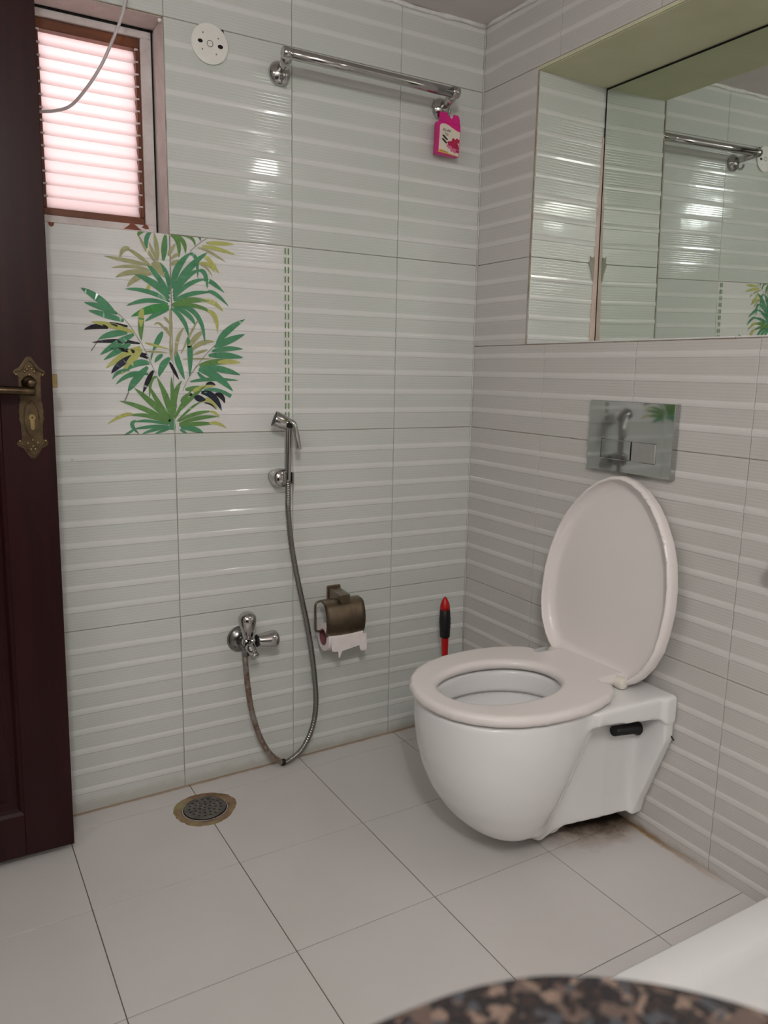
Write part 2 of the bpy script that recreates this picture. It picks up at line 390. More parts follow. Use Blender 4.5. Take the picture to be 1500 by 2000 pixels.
NP = 5
def tile_mesh(name, w, z0, z1, mat, rib=0.0017, th=0.006, g=0.0007, bev=0.0007):
    """local: x along the wall 0..w, y<0 proud, z from the nominal lower joint"""
    zs = [(z0+g, 0.0+bev), (z0+g+bev, 0.0)]
    for k in range(1, 9):
        c = k*P
        if c-.008 < z0+.002 or c+.008 > z1-.002: continue
        zs += [(c-.0078, 0), (c-.0055, -rib*.8), (c, -rib), (c+.0050, -rib*.75), (c+.0078, 0)]
    zs += [(z1-g-bev, 0.0), (z1-g, bev)]
    V = []; F = []; n = len(zs)
    xs = [(g, bev), (g+bev, 0), (w-g-bev, 0), (w-g, bev)]
    for x, dy in xs:
        for z, y in zs: V.append((x, max(y, dy) if dy else y, z))
    for i in range(3):
        for j in range(n-1):
            a = i*n+j; F.append((a, a+n, a+n+1, a+1))
    b0 = len(V)
    for x in (g, w-g):
        for z in (z0+g, z1-g): V.append((x, th, z))
    F += [tuple(range(0, n)) + (b0+1, b0), (b0+2, b0+3) + tuple(range(4*n-1, 3*n-1, -1)), (0, b0, b0+2, 3*n, 2*n, n), (n-1, 2*n-1, 3*n-1, 4*n-1, b0+3, b0+1)]
    me = bpy.data.meshes.new(name); me.from_pydata(V, [], F); me.update(); me.materials.append(mat); return me
_tm = {}
def put_tile(parent, x, y, rot, w, z0, z1, nom, mat):
    key = (round(w, 4), round(z0-nom, 4), round(z1-nom, 4), mat.name)
    if key not in _tm: _tm[key] = tile_mesh('wall_tile', w, z0-nom, z1-nom, mat)
    o = bpy.data.objects.new('wall_tile', _tm[key]); COL.objects.link(o); o.parent = parent
    o.location = (x, y, nom); o.rotation_euler = (random.uniform(-.0009, .0009), 0, rot+random.uniform(-.0009, .0009)); return o
rows = [(-.035, H0, H0-H), (H0, H0+H, H0), (H0+H, H0+2*H, H0+H), (H0+2*H, H0+3*H, H0+2*H), (H0+3*H, ZC-.002, H0+3*H)]
colsA = [(-A1, -.002), (-A1-W, -A1), (-A1-2*W, -A1-W), (-A1-3*W, -A1-2*W), (-A1-4*W, -A1-3*W), (XL+.001, -A1-4*W)]
for ci, (x0, x1) in enumerate(colsA):
    for ri, (z0, z1, nom) in enumerate(rows):
        if ci == 3 and ri == 3: continue                 # the window takes this tile
        decor = ri == 2 and ci in (2, 3)
        put_tile(wall_back, x0, 0, 0, x1-x0, z0, z1, nom, M['tileD'] if decor else M['tileA'])
colsB = [(-B1, -.002), (-B1-W, -B1), (-B1-2*W, -B1-W), (-B1-3*W, -B1-2*W), (-B1-4*W, -B1-3*W), (-B1-5*W, -B1-4*W), (-B1-6*W, -B1-5*W)]
for ci, (y0, y1) in enumerate(colsB):                    # local x runs from y1 towards y0
    for ri, (z0, z1, nom) in enumerate(rows):
        segs = [(y1, y0, z0, z1)]
        inn = y0 < NY0 and y1 > NY1
        if inn and ri == 2: segs = [(y1, y0, z0, NZ0-.001)] + ([(y1, NY0+.001, NZ0-.001, z1)] if ci == 0 else [])
        if inn and ri == 3: segs = [(y1, NY0+.001, z0, z1)] if ci == 0 else []
        for a, b, za, zb in segs: put_tile(wall_right, 0, a, -PI/2, a-b, za, zb, nom, M['tileB'])
# tiled side of the niche (faces the front), its sill tiles and olive painted head
for za, zb, nom in ((NZ0, H0+2*H, H0+H), (H0+2*H, NZ1, H0+2*H)):
    put_tile(wall_right, .002, NY0+.0005-.003, 0, .226, za, zb, nom, M['tileA'])
    put_tile(wall_right, .002+.226, NY1+.0005+.003, PI, .226, za, zb, nom, M['tileA'])
for k in range(6):
    y1 = NY0-.004-k*.305; box('sill_tile', (.001, .222, y1-.303, y1, NZ0+.0005, NZ0+.004), M['tileD'], wall_right, .001)
box('niche_head', (.003, .24, NY1, NY0, NZ1-.0015, NZ1), M['soffit'], wall_right)
box('niche_head_edge', (-.0005, .003, NY1, NY0, NZ1, H0+3*H-.001), M['soffit'], wall_right)

# floor slab and tiles, falling gently to the drain
def quad_prism(name, x0, x1, y0, y1, top, th, mat, parent, g=0.0, bev=0.0):
    bm = bmesh.new(); x0 += g; x1 -= g; y0 += g; y1 -= g
    c = [(x0, y0), (x1, y0), (x1, y1), (x0, y1)]
    t = [bm.verts.new((x, y, fz(x, y)+top)) for x, y in c]; b = [bm.verts.new((x, y, fz(x, y)+top-th)) for x, y in c]
    f = bm.faces.new(t); bm.faces.new(b[::-1])
    for i in range(4): bm.faces.new((t[i], b[i], b[(i+1) % 4], t[(i+1) % 4]))
    if bev: bmesh.ops.bevel(bm, geom=list(f.edges), offset=bev, segments=1, affect='EDGES')
    return bobj(name, bm, mat, parent)
floor = quad_prism('floor', XL-.1, .25, YF-.1, .2, -.0016, .05, M['groutf'], None)
tag(floor, 'pale square floor tiles falling to the round drain', 'floor', kind='structure')
F1, C1, FT = .2435, .0725, .30
fx = [0.0015] + [-F1-i*FT for i in range(6)]; fx = [v for v in fx if v > XL] + [XL]
fy = [0.0015] + [-C1-i*FT for i in range(9)]; fy = [v for v in fy if v > YF] + [YF]
for i in range(len(fx)-1):
    for j in range(len(fy)-1):
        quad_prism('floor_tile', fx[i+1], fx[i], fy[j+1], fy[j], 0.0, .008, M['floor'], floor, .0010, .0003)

# wavy white cement fillet along the ceiling joint
def fillet(name, a, b, n, parent=None):
    pts = []
    for i in range(n+1):
        t = i/n; p = Vector(a).lerp(Vector(b), t); pts.append(p + Vector((0, 0, -.002+random.uniform(-.003, .002))))
    rr = [random.uniform(.004, .0085) for _ in range(n+1)]
    return tube(name, pts, lambda t: rr[min(int(t*n), n)], M['cornice'], parent, 8)
tag(fillet('trim_1', (XL, -.003, ZC-.001), (-.002, -.003, ZC-.001), 60), 'rough white cement bead where the window wall meets the ceiling', 'trim', kind='structure')
tag(fillet('trim_2', (-.003, -.002, ZC-.001), (-.003, YF, ZC-.001), 70), 'rough white cement bead where the toilet wall meets the ceiling', 'trim', kind='structure')
# white grout strip down the room corner
tag(tube('trim_3', [(-.0015, -.0015, z) for z in (0, .6, 1.2, ZC)], .0016, M['cornice'], None, 6), 'thin pale grout line down the tiled room corner', 'trim', kind='structure')
# thin trims at the niche corner and window edge
box('niche_corner_grout', (-.0012, .0015, NY0-.003, NY0+.0005, NZ0, NZ1), M['grout'], wall_right)

# ---------------------------------------------------------------- palm print and dashes on the decor tiles
LEAVES = "-886,1259,-907,1287,-923,1317,80,O;-894,1325,-905,1308,-904,1286,100,G;-910,1323,-920,1319,-922,1311,80,L;-882,1263,-892,1282,-900,1302,73,O;-881,1267,-884,1298,-888,1323,100,O;-870,1265,-866,1296,-864,1322,133,L;-869,1266,-863,1296,-861,1322,60,G;-898,1251,-926,1272,-950,1284,87,O;-942,1284,-955,1281,-964,1264,100,O;-906,1253,-946,1258,-997,1264,87,O;-901,1242,-938,1247,-982,1241,67,O;-900,1237,-942,1234,-975,1221,113,O;-897,1235,-928,1224,-951,1202,127,O;-900,1214,-905,1203,-911,1191,80,Y;-896,1252,-878,1248,-869,1228,227,O;-857,1193,-885,1231,-908,1258,120,G;-858,1200,-863,1235,-877,1259,107,G;-859,1183,-891,1213,-934,1230,153,G;-858,1176,-904,1195,-956,1198,100,G;-862,1171,-908,1176,-954,1162,100,G;-853,1320,-854,1248,-854,1169,24,S;-855,1256,-842,1264,-831,1268,87,O;-854,1269,-842,1278,-830,1283,73,O;-859,1276,-851,1289,-841,1304,80,O;-851,1321,-835,1306,-835,1273,107,L;-845,1322,-824,1310,-819,1284,107,L;-832,1323,-805,1320,-796,1301,73,L;-798,1324,-787,1324,-784,1314,60,G;-808,1290,-786,1310,-766,1323,19,S;-770,1312,-738,1314,-703,1315,93,Y;-780,1304,-744,1301,-701,1292,93,Y;-790,1300,-760,1292,-724,1272,60,O;-776,1283,-762,1272,-740,1246,100,Y;-789,1265,-766,1264,-752,1249,87,Y;-784,1262,-769,1255,-757,1238,43,O;-851,1206,-837,1252,-808,1286,153,G;-810,1285,-795,1274,-792,1231,87,G;-848,1195,-816,1247,-768,1291,160,G;-849,1188,-820,1230,-785,1252,113,G;-789,1249,-775,1243,-770,1211,107,G;-849,1183,-812,1218,-772,1231,100,G;-779,1230,-759,1225,-729,1204,107,G;-849,1179,-806,1197,-761,1203,100,G;-770,1204,-749,1199,-720,1174,93,G;-853,1169,-811,1182,-766,1183,135,L;-786,1183,-757,1180,-733,1161,106,Y;-852,1167,-797,1170,-753,1151,85,L;-770,1160,-753,1148,-748,1112,113,Y;-850,1166,-797,1151,-778,1082,113,G;-848,1164,-816,1149,-801,1126,113,G;-855,1162,-829,1138,-816,1099,106,G;-860,1164,-897,1158,-944,1140,188,E;-860,1160,-884,1150,-915,1130,113,G;-872,1142,-865,1135,-860,1126,64,O;-873,1120,-865,1112,-860,1099,64,O;-857,1161,-858,1120,-858,1081,59,O;-859,1094,-859,1068,-858,1044,64,O;-848,1055,-842,1094,-826,1121,85,O;-835,1062,-811,1109,-794,1138,54,O;-818,1076,-799,1100,-782,1114,120,O;-810,1069,-786,1087,-754,1091,113,O;-808,1059,-788,1067,-772,1072,64,O;-830,1049,-794,1051,-758,1051,45,O;-812,1016,-780,1057,-753,1084,20,S;-750,1084,-723,1117,-679,1146,156,G;-756,1079,-720,1095,-680,1111,156,G;-762,1069,-724,1076,-685,1076,113,G;-770,1059,-728,1060,-685,1056,149,G;-793,1036,-746,1045,-691,1044,135,L;-748,1044,-721,1046,-691,1044,113,Y;-792,1032,-742,1028,-693,1015,149,G;-819,1098,-814,1062,-817,1008,127,G;-847,1068,-841,1038,-828,1003,142,G;-862,1042,-853,1024,-841,1002,80,D;-861,1051,-878,1033,-887,1008,153,G;-974,1146,-950,1122,-931,1092,21,S;-931,1092,-914,1061,-895,1015,21,S;-982,1150,-1016,1176,-1047,1194,158,G;-974,1144,-1007,1156,-1042,1164,128,G;-961,1129,-999,1140,-1034,1148,128,G;-953,1118,-975,1120,-993,1125,83,D;-995,1112,-1017,1115,-1045,1107,113,D;-938,1105,-988,1118,-1030,1124,117,Y;-954,1103,-986,1100,-1016,1088,135,G;-1012,1091,-1019,1082,-1032,1062,30,S;-928,1081,-978,1085,-1030,1080,90,D;-940,1101,-978,1079,-1014,1054,143,G;-949,1080,-974,1065,-1007,1043,135,G;-913,1057,-956,1065,-991,1069,90,D;-927,1074,-967,1052,-1004,1025,135,Y;-911,1049,-928,1057,-939,1056,90,D;-932,1056,-968,1038,-992,1014,143,N;-924,1069,-947,1043,-971,1012,158,Y;-908,1038,-933,1038,-958,1022,143,G;-919,1158,-924,1123,-924,1088,128,L;-919,1158,-923,1139,-924,1117,123,Y;-876,1109,-887,1089,-899,1066,128,G;-899,1063,-902,1055,-904,1044,42,G;-916,1083,-893,1078,-863,1071,57,Y;-914,1064,-891,1064,-863,1062,48,O;-894,1124,-881,1126,-865,1105,53,O;-877,1058,-887,1051,-896,1040,98,G;-912,1030,-938,1002,-958,974,167,G;-956,974,-961,963,-967,949,40,S;-911,1014,-950,1012,-983,990,107,G;-900,1022,-912,1000,-925,971,107,D;-952,1023,-976,1017,-990,1001,80,G;-860,909,-870,953,-892,1008,147,L;-891,1008,-905,997,-910,959,73,L;-862,909,-888,946,-913,992,113,L;-864,907,-900,944,-944,983,147,L;-866,902,-919,934,-977,954,120,L;-868,901,-911,919,-956,922,96,L;-949,924,-972,921,-1005,902,83,Y;-869,899,-914,908,-947,906,69,G;-942,909,-951,899,-936,879,93,G;-867,895,-908,895,-950,890,83,G;-947,891,-956,884,-970,878,56,G;-867,894,-901,888,-930,879,73,G;-864,891,-883,885,-902,878,67,G;-857,912,-858,963,-859,1009,91,L;-853,925,-851,963,-836,1000,107,L;-865,912,-860,901,-860,887,187,T;-855,912,-836,944,-809,985,87,L;-842,931,-815,959,-775,992,100,L;-808,973,-794,983,-754,990,93,Y;-849,906,-816,936,-789,952,56,L;-794,950,-769,955,-752,932,107,Y;-806,964,-794,959,-779,956,153,N;-790,973,-761,963,-741,930,153,N;-756,970,-741,964,-733,948,120,D;-783,949,-767,945,-754,933,37,D;-778,991,-766,995,-754,990,73,D;-819,969,-815,968,-810,968,80,D;-845,906,-806,923,-763,929,91,L;-771,928,-757,925,-746,912,64,Y;-844,900,-798,913,-750,916,100,L;-844,896,-796,900,-760,899,104,L;-772,900,-752,900,-729,888,83,Y;-840,891,-808,887,-786,876,127,G;-843,887,-833,882,-825,876,60,G;-855,915,-855,900,-855,878,32,P;-834,976,-822,1000,-800,1035,16,S;-850,938,-851,970,-835,999,113,L;-795,1026,-752,1010,-712,976,187,G;-815,998,-762,1004,-697,1002,91,G;-797,1020,-785,1008,-768,1002,80,G;-783,975,-753,979,-717,964,120,T;-828,980,-811,982,-794,988,113,L;-837,950,-832,960,-817,973,80,L"
def relief(z):
    q = (z-(H0+H))/P; d = abs(q-round(q))*P
    return -.0017 if d < .0095 and 0 < round(q) < 9 else -.0004
groups = {}
ZT, ZB = H0+2*H-.001, H0+H+.001
for ln, s in enumerate(LEAVES.split(';')):
    t = s.split(','); x0, z0, xm, zm, x1, z1, w = [int(v)/1000 for v in t[:7]]; w /= 10
    w = w*1.0; c = t[7]
    cx, cz = 2*xm-(x0+x1)/2, 2*zm-(z0+z1)/2; n = 14
    vs, fs = groups.setdefault(c, ([], [])); b = len(vs)
    pts = [((1-u)**2*x0+2*u*(1-u)*cx+u*u*x1, (1-u)**2*z0+2*u*(1-u)*cz+u*u*z1, u) for u in [i/n for i in range(n+1)]]
    lay = .0004+.00006*(ln % 12)
    for i, (x, z, u) in enumerate(pts):
        a, c2 = pts[max(i-1, 0)], pts[min(i+1, n)]; dx, dz = c2[0]-a[0], c2[1]-a[1]; L = math.hypot(dx, dz) or 1
        ww = w/2*(.75 if c in 'SPT' else max(.04, (math.sin(PI*min(u*.92+.08, 1))**.7)))
        for sgn in (1, -1):
            px, pz = x-dz/L*ww*sgn, z+dx/L*ww*sgn; pz = min(max(pz, ZB), ZT)
            vs.append((px, relief(pz)-lay, pz))
    for i in range(n): fs.append((b+2*i, b+2*i+1, b+2*i+3, b+2*i+2))
order = 'OSPYTLGEND'
V = []; F = []; FM = []; mats = [M['leaf'+c] for c in order]
for c in order:
    vs, fs = groups[c]; b = len(V); V += vs; F += [tuple(b+i for i in f) for f in fs]; FM += [order.index(c)]*len(fs)
tag(mobj('leaf_print', V, F, mats, wall_back, fm=FM), 'green and black palm fronds printed across two smooth tiles', kind='stuff')
V = []; F = []
for cxx in (-.5757, -.5672):
    z = ZT-.004
    while z > ZB+.012:
        b = len(V)
        for x, zz in ((cxx-.0016, z), (cxx+.0016, z), (cxx+.0016, z-.0145), (cxx-.0016, z-.0145)): V.append((x, -.0023, zz))
        F.append((b, b+1, b+2, b+3)); z -= .0218
mobj('dash_print', V, F, M['leafL'], wall_back)['kind'] = 'stuff'

# ---------------------------------------------------------------- louvred window
win = empty('window_1', (-1.0, .10, 1.33), 'small louvred window of frosted glass slats glowing pink', 'window', kind='structure')
def kid(o, par):
    o.parent = par; o.matrix_parent_inverse = Matrix.Translation(-Vector(par.location)); return o
fr = bmesh.new()
for b in ((-1.1516, -.8539, .088, .15, 1.7485, 1.7684), (-1.1516, -.8539, .088, .15, 1.3231, 1.352), (-.8825, -.8539, .088, .15, 1.352, 1.7485), (-1.1516, -1.1003, .088, .15, 1.352, 1.7485)): bx(fr, *b, bev=.002)
ofr = kid(bobj('window_frame', fr, M['whitewood']), win); ofr['label'] = 'peeling white outer frame'
fr = bmesh.new()
for b in ((-1.1003, -.8825, .096, .145, 1.727, 1.7485), (-1.1003, -.8825, .096, .145, 1.352, 1.3685)): bx(fr, *b, bev=.002)
o = kid(bobj('rail', fr, M['brownwood']), win); o['label'] = 'brown varnished top and bottom rail'
for x0, x1 in ((-1.1003, -1.0925), (-.8915, -.8825)):
    o = kid(box('stile', (x0, x1, .096, .145, 1.3685, 1.727), M['brownwoodv'], None, .0015), win); o['label'] = 'brown varnished side stile'
NS = 14; pitch = (1.727-1.3685)/NS
me = None
for k in range(NS):
    z = 1.3685+pitch*(k+.5)
    if me is None:
        s = box('slat', (-.1015, .1010, -.0018, .0018, -.0172, .0172), M['slat'], None, .0006); me = s.data
    else:
        s = bpy.data.objects.new('slat', me); COL.objects.link(s)
    s.parent = win; s.matrix_parent_inverse = Matrix.Translation(-Vector(win.location))
    s.location = (-.9920, .115, z+.001); s.rotation_euler = (math.radians(-24), 0, 0)
for k in range(NS+1):
    z = 1.3685+pitch*k
    for x, w_ in ((-1.0945, .004), (-.8905, .0035)):
        if 0 < k < NS+1: kid(box('clip', (x-w_, x+w_, .094, .100, z-.004, z-.0005), M['whitewood']), win)
# broken plaster below and inside the window
def patch(name, pts, y, mat, parent, t=.0012):
    return extrude_poly(name, pts, 'y', y-t, y, mat, parent)
patch('broken_patch', [(-1.106, 1.3225), (-1.1045, 1.317), (-1.100, 1.3135), (-1.0955, 1.316), (-1.0935, 1.3225)], -.0002, M['brick'], wall_back)
kid(patch('broken_patch', [(-.934, 1.3385), (-.922, 1.3475), (-.916, 1.3545), (-.9085, 1.351), (-.899, 1.3425), (-.893, 1.3390)], .0885, M['brick'], None), win)
kid(patch('broken_patch', [(-.893, 1.3460), (-.885, 1.3535), (-.8785, 1.3500), (-.8765, 1.344), (-.884, 1.3425)], .0885, M['brick'], None), win)
# painted reveals of the window
rv = bmesh.new()
bx(rv, WX1-.0012, WX1, .006, .087, WZ0, WZ1); bx(rv, WX0, WX0+.0012, .006, .087, WZ0, WZ1); bx(rv, WX0, WX1, .006, .087, WZ1-.0012, WZ1); bx(rv, WX0, WX1, .006, .087, WZ0, WZ0+.0012)
kid(bobj('window_reveal', rv, M['reveal']), win)
kid(tube('corner_crack', [(WX1-.004, .087, z) for z in (WZ0, 1.5, WZ1)], .0018, M['darkhole'], None, 6), win)
kid(tube('corner_crack', [(x, .086, WZ1-.0035) for x in (WX0, -1.0, WX1)], .0026, M['darkhole'], None, 6), win)
o = lathe('rawl_plug', [(0, .004), (.003, .0045), (.006, .003)], (WX1-.0045, .012, WZ1-.006), (-.3, -1, 0), M['cornice'], None, 10); kid(o, win)

# ---------------------------------------------------------------- mirror standing in the niche
mir = empty('wall_mirror', (.2378, NY0, NZ0+.004), 'large frameless mirror standing at the back of the tiled niche', 'mirror')
ang = math.atan2(.0128, .65)
mh = .6480; mw = NY0-NY1-.02
def mbox(name, y0, y1, z0, z1, x0, x1, mat):
    o = box(name, (x0, x1, y0, y1, z0, z1), mat); o.parent = mir; return o
mbox('glass', -mw, -.0085, 0, mh-.004, -.0005, 0.0, M['mirror'])
mbox('backing', -mw, -.004, 0, mh, .0001, .004, M['darkhole'])
mir.rotation_euler = (0, -ang, 0)
V = []; F = []
for i in range(25):                                          # ragged adhesive strip beside the mirror
    z = NZ0+.006+i*.022; wd = .0165*(1-i/26)**.7+random.uniform(-.0012, .0012)+.002; xm = .2372-(z-NZ0)*.0197
    V += [(xm-wd, NY0-.0052, z), (xm, NY0-.0052, z), (xm-wd, NY0-.0018, z), (xm, NY0-.0018, z)]
for i in range(24):
    a = i*4; F += [(a, a+1, a+5, a+4), (a, a+4, a+6, a+2), (a+1, a+3, a+7, a+5)]
tag(mobj('adhesive_strip', V, F, M['adhesive'], wall_right), 'pinkish adhesive strip')
V = []; F = []                                               # chipped cement patch at the niche joint
pz = H0+2*H
patch('cement_patch', [(.203, pz+.020), (.210, pz+.013), (.216, pz+.018), (.219, pz+.006), (.2195, pz-.024), (.216, pz-.048), (.211, pz-.026), (.205, pz-.010), (.200, pz-.001), (.206, pz+.006)], NY0-.0043, simple('grey_green_cement', (168, 163, 148), .9), wall_right)

# ================================================================ DOOR LEAF
door = empty('door_1', (-1.1415, -.154, .003), 'dark mahogany panelled door standing open at the left', 'door', kind='structure')
door.rotation_euler = (0, .0071, 0)
def dk(o): o.parent = door; return o
DT = .035; DW = .765; DH = 1.895
st = .095
dm = bmesh.new()
for b in ((-st, 0, 0, DT, 0, DH), (-DW, -DW+st, 0, DT, 0, DH), (-DW+st, -st, 0, DT, 0, .095), (-DW+st, -st, 0, DT, .86, 1.06), (-DW+st, -st, 0, DT, 1.78, DH)): bx(dm, *b, bev=.0012)
dk(bobj('door_frame', dm, M['mahogany']))
for z0, z1 in ((.095, .86), (1.06, 1.78)):
    bm = bmesh.new()
    def ring(i, y):
        x0, x1 = -DW+st+i, -st-i
        return [bm.verts.new(p) for p in ((x0, y, z0+i), (x1, y, z0+i), (x1, y, z1-i), (x0, y, z1-i))]
    R_ = [ring(0, .001), ring(.006, .004), ring(.012, .011), ring(.020, .013), ring(.028, .013), ring(.055, .004), ring(.06, .0035)]
    for a, b in zip(R_, R_[1:]):
        for i in range(4): bm.faces.new((a[i], a[(i+1) % 4], b[(i+1) % 4], b[i]))
    bm.faces.new(R_[-1])
    Rb = ring(0, DT-.006); bm.faces.new(Rb[::-1])
    for i in range(4): bm.faces.new((R_[0][i], Rb[i], Rb[(i+1) % 4], R_[0][(i+1) % 4]))
    dk(bobj('door_panel', bm, M['mahogany']))
# ornate backplate with lever
hp = [(0, .093), (.004, .0925), (.010, .083), (.017, .073), (.0235, .0695), (.0265, .066), (.0265, .062), (.0215, .060), (.0185, .055), (.0180, .012), (.0205, .006), (.0195, .001), (.0215, -.006), (.0200, -.013), (.0215, -.020), (.0185, -.028), (.0180, -.056), (.0215, -.060), (.0265, -.062), (.0265, -.0665), (.0235, -.070), (.016, -.074), (.010, -.084), (.004, -.0925)]
hp = [(x*1.06, z*1.06) for x, z in hp]
out = hp + [(0, -.0985)] + [(-x, z) for x, z in hp[1:][::-1]]
hc = (-.0415, .9435)
plate = dk(extrude_poly('backplate', [(hc[0]+x, hc[1]+z) for x, z in out], 'y', -.0045, .001, M['brass'], None, .0015))
plate['label'] = 'ornate antique brass backplate'
def pk(o): o.parent = plate; return o
inn_ = []
for a in range(24):
    t = 2*PI*a/24; inn_.append((hc[0]+.0135*math.cos(t), hc[1]-.020+.034*math.sin(t)))
pk(tube('raised_rim', [(x, -.0048, z) for x, z in inn_+inn_[:1]], .0012, M['brass'], None, 6))
bd = bmesh.new()
for x, z in ((0, .080), (-.008, .070), (.009, .070), (-.0235, .064), (.0235, .064), (-.004, .074), (.005, .0755), (0, .064), (-.0235, -.064), (.0235, -.064), (-.009, -.068), (.009, -.068), (0, -.074), (-.004, -.080), (.004, -.080), (0, -.062)):
    r = bmesh.ops.create_uvsphere(bd, u_segments=8, v_segments=6, radius=.0026)
    for v in r['verts']: v.co = Vector((hc[0]+x+v.co.x, -.0045+v.co.y*.7, hc[1]+z+v.co.z))
pk(bobj('bead', bd, M['brassl'], None, True))['kind'] = 'stuff'
pk(tube('scroll', catmull([(hc[0]-.024, -.005, hc[1]+.069), (hc[0]-.014, -.006, hc[1]+.073), (hc[0]-.006, -.006, hc[1]+.086), (hc[0], -.006, hc[1]+.090), (hc[0]+.006, -.006, hc[1]+.086), (hc[0]+.014, -.006, hc[1]+.073), (hc[0]+.024, -.005, hc[1]+.069)], 5), .0013, M['brass'], None, 6))
pk(tube('scroll', catmull([(hc[0]-.024, -.005, hc[1]-.069), (hc[0]-.014, -.006, hc[1]-.073), (hc[0]-.006, -.006, hc[1]-.086), (hc[0], -.006, hc[1]-.090), (hc[0]+.006, -.006, hc[1]-.086), (hc[0]+.014, -.006, hc[1]-.073), (hc[0]+.024, -.005, hc[1]-.069)], 5), .0013, M['brass'], None, 6))
kc = Vector((hc[0]+.001, 0, hc[1]-.028))
cyl = [(kc.x+.0062*math.cos(t), kc.z+.010+.0062*math.sin(t)) for t in [math.radians(a) for a in range(-50, 231, 20)]] + [(kc.x-.0035, kc.z-.012), (kc.x, kc.z-.0150), (kc.x+.0035, kc.z-.012)]
pk(extrude_poly('lock_cylinder', cyl, 'y', -.0062, -.003, M['brassl'], None, .0006))
pk(lathe('keyhole', [(0, .0016), (.001, .0016)], (kc.x, -.0060, kc.z+.010), (0, -1, 0), M['darkhole'], None, 10))
lever = dk(lathe('lever_boss', [(0, .0135), (.006, .0135), (.010, .0105), (.028, .0085), (.040, .0095), (.047, .008), (.049, .003)], (hc[0]-.002, -.004, hc[1]+.049), (0, -1, 0), M['brass'], None, 24))
lp = catmull([(hc[0]+.003, -.044, hc[1]+.033), (hc[0]-.02, -.046, hc[1]+.034), (hc[0]-.06, -.047, hc[1]+.035), (hc[0]-.09, -.046, hc[1]+.032), (hc[0]-.11, -.044, hc[1]+.020), (hc[0]-.118, -.043, hc[1]+.012)], 6)
o = tube('lever', lp, lambda t: .0108-.0025*abs(t-.35), M['brass'], None, 14, True, .8); o.parent = lever
for dz in (-.003, 0, .003):
    o = tube('groove', [p+Vector((0, -.0052, dz)) for p in lp[4:-8]], .0008, M['brassl'], None, 5); o.parent = lever
dk(box('latch_bolt', (0, .0105, .010, .022, .983, 1.009), M['brassl'], None, .0008))
for z in (.25, .95, 1.65): dk(box('hinge', (-DW-.012, -DW, .002, .016, z-.04, z+.04), M['brass'], None, .002))

# ================================================================ TOILET
toilet = empty('toilet', (0, CT, 0), 'white wall hung toilet with its lid raised against the wall', 'toilet')
def tk(o): o.parent = toilet; return o
zt = np.array([.015, .03, .045, .07, .10, .15, .20, .25, .30, .36])
tf = np.array([.33, .345, .365, .408, .440, .474, .496, .509, .516, .518])      # front reach
tb = np.array([.050, .065, .082, .106, .125, .148, .162, .170, .174, .175])      # half width
tr_ = np.array([.27, .265, .26, .255, .25, .225, .195, .160, .125, .105])         # rear reach
zd = np.linspace(-.03, .42, 226); kern = np.hanning(23); kern /= kern.sum()
def ip(z, arr):
    t = np.convolve(np.pad(np.interp(zd, zt, arr), 11, mode='edge'), kern, 'valid'); return np.interp(z, zd, t)
def body(x, y, z):
    u, v = -x, y
    Fz, bz, rz = ip(z, tf), ip(z, tb), ip(z, tr_); uc = np.minimum(.325, (Fz+rz)/2+.01)
    a = np.where(u > uc, Fz-uc, uc-rz); g = np.sqrt(((u-uc)/a)**2.15+0*u+np.abs(v/bz)**2.15) if False else (np.abs((u-uc)/a)**2.2+np.abs(v/bz)**2.2)**(1/2.2)
    bowl = (g-1)*np.minimum(a, bz)*.95; bowl = smax(bowl, .051-z, .03)
    zb = .058-.012*u
    core = np.maximum.reduce([u-.27, np.abs(v)-(.103+.014*np.clip((.10-z)/.04, 0, 1)*np.clip(1-u/.12, 0, 1)-.16*np.clip(u-.12, 0, 1)), zb-z])
    deck = np.maximum.reduce([u-.22, np.abs(v)-(.184-.05*np.clip(u-.08, 0, 1)), (.306+.12*np.clip(u-.03, 0, 1))-z])
    hw = np.clip(.118+(z-.056)*(.188-.118)/.20, 0, .188)
    fl = np.maximum.reduce([u-.032, np.abs(v)-hw, .052-z])
    d = smin(bowl, core, .014+.05*np.clip((.22-z)/.15, 0, 1)); d = smin(d, deck, .034); d = smin(d, fl, .022)
    d = smax(d, z-.358, .010); d = smax(d, -(u-.0035), .004)
    # inside of the bowl
    ci = .335; ga = lambda A, Bv: ((((u-ci)/A)**2+(v/Bv)**2)**.5-1)*Bv
    s = np.clip((z-.10)/.20, 0, 1); cav = np.maximum(ga(.055+.106*s**.55, .045+.092*s**.55), .10-z); cav = np.maximum(cav, z-.305)
    mouth = np.maximum(ga(.150, .119), .28-z)
    d = smax(d, -smin(cav, mouth, .008), .010)
    # outlet foot
    d = smin(d, np.sqrt((u-.225)**2+(v+.050)**2+((z-.060)*1.0)**2)-.033, .006)
    return d
tk(sdf_obj('bowl', body, (-.56, -.21, .0), (.01, .21, .374), .005, M['ceramic']))
half = [(.532, 0), (.528, .04), (.515, .08), (.492, .115), (.458, .147), (.415, .170), (.365, .184), (.31, .189), (.26, .187), (.215, .178), (.178, .165), (.150, .148), (.135, .130), (.133, .115), (.142, .106), (.142, .102), (.062, .100)]
so = half + [(u, -v) for u, v in half[:0:-1]]
def sm_poly(pts, n=4):
    out = []; m = len(pts)
    for i in range(m):
        a, b, c, d = [Vector(pts[(i+k) % m]) for k in (-1, 0, 1, 2)]
        for k in range(n):
            t = k/n; out.append(tuple(0.5*((2*b)+(c-a)*t+(2*a-5*b+4*c-d)*t*t+(3*b-a-3*c+d)*t**3)))
    return out
front = sm_poly([(u, v) for u, v in half[1:16]][::-1] + [(.532, 0)] + [(u, -v) for u, v in half[1:16]], 1)
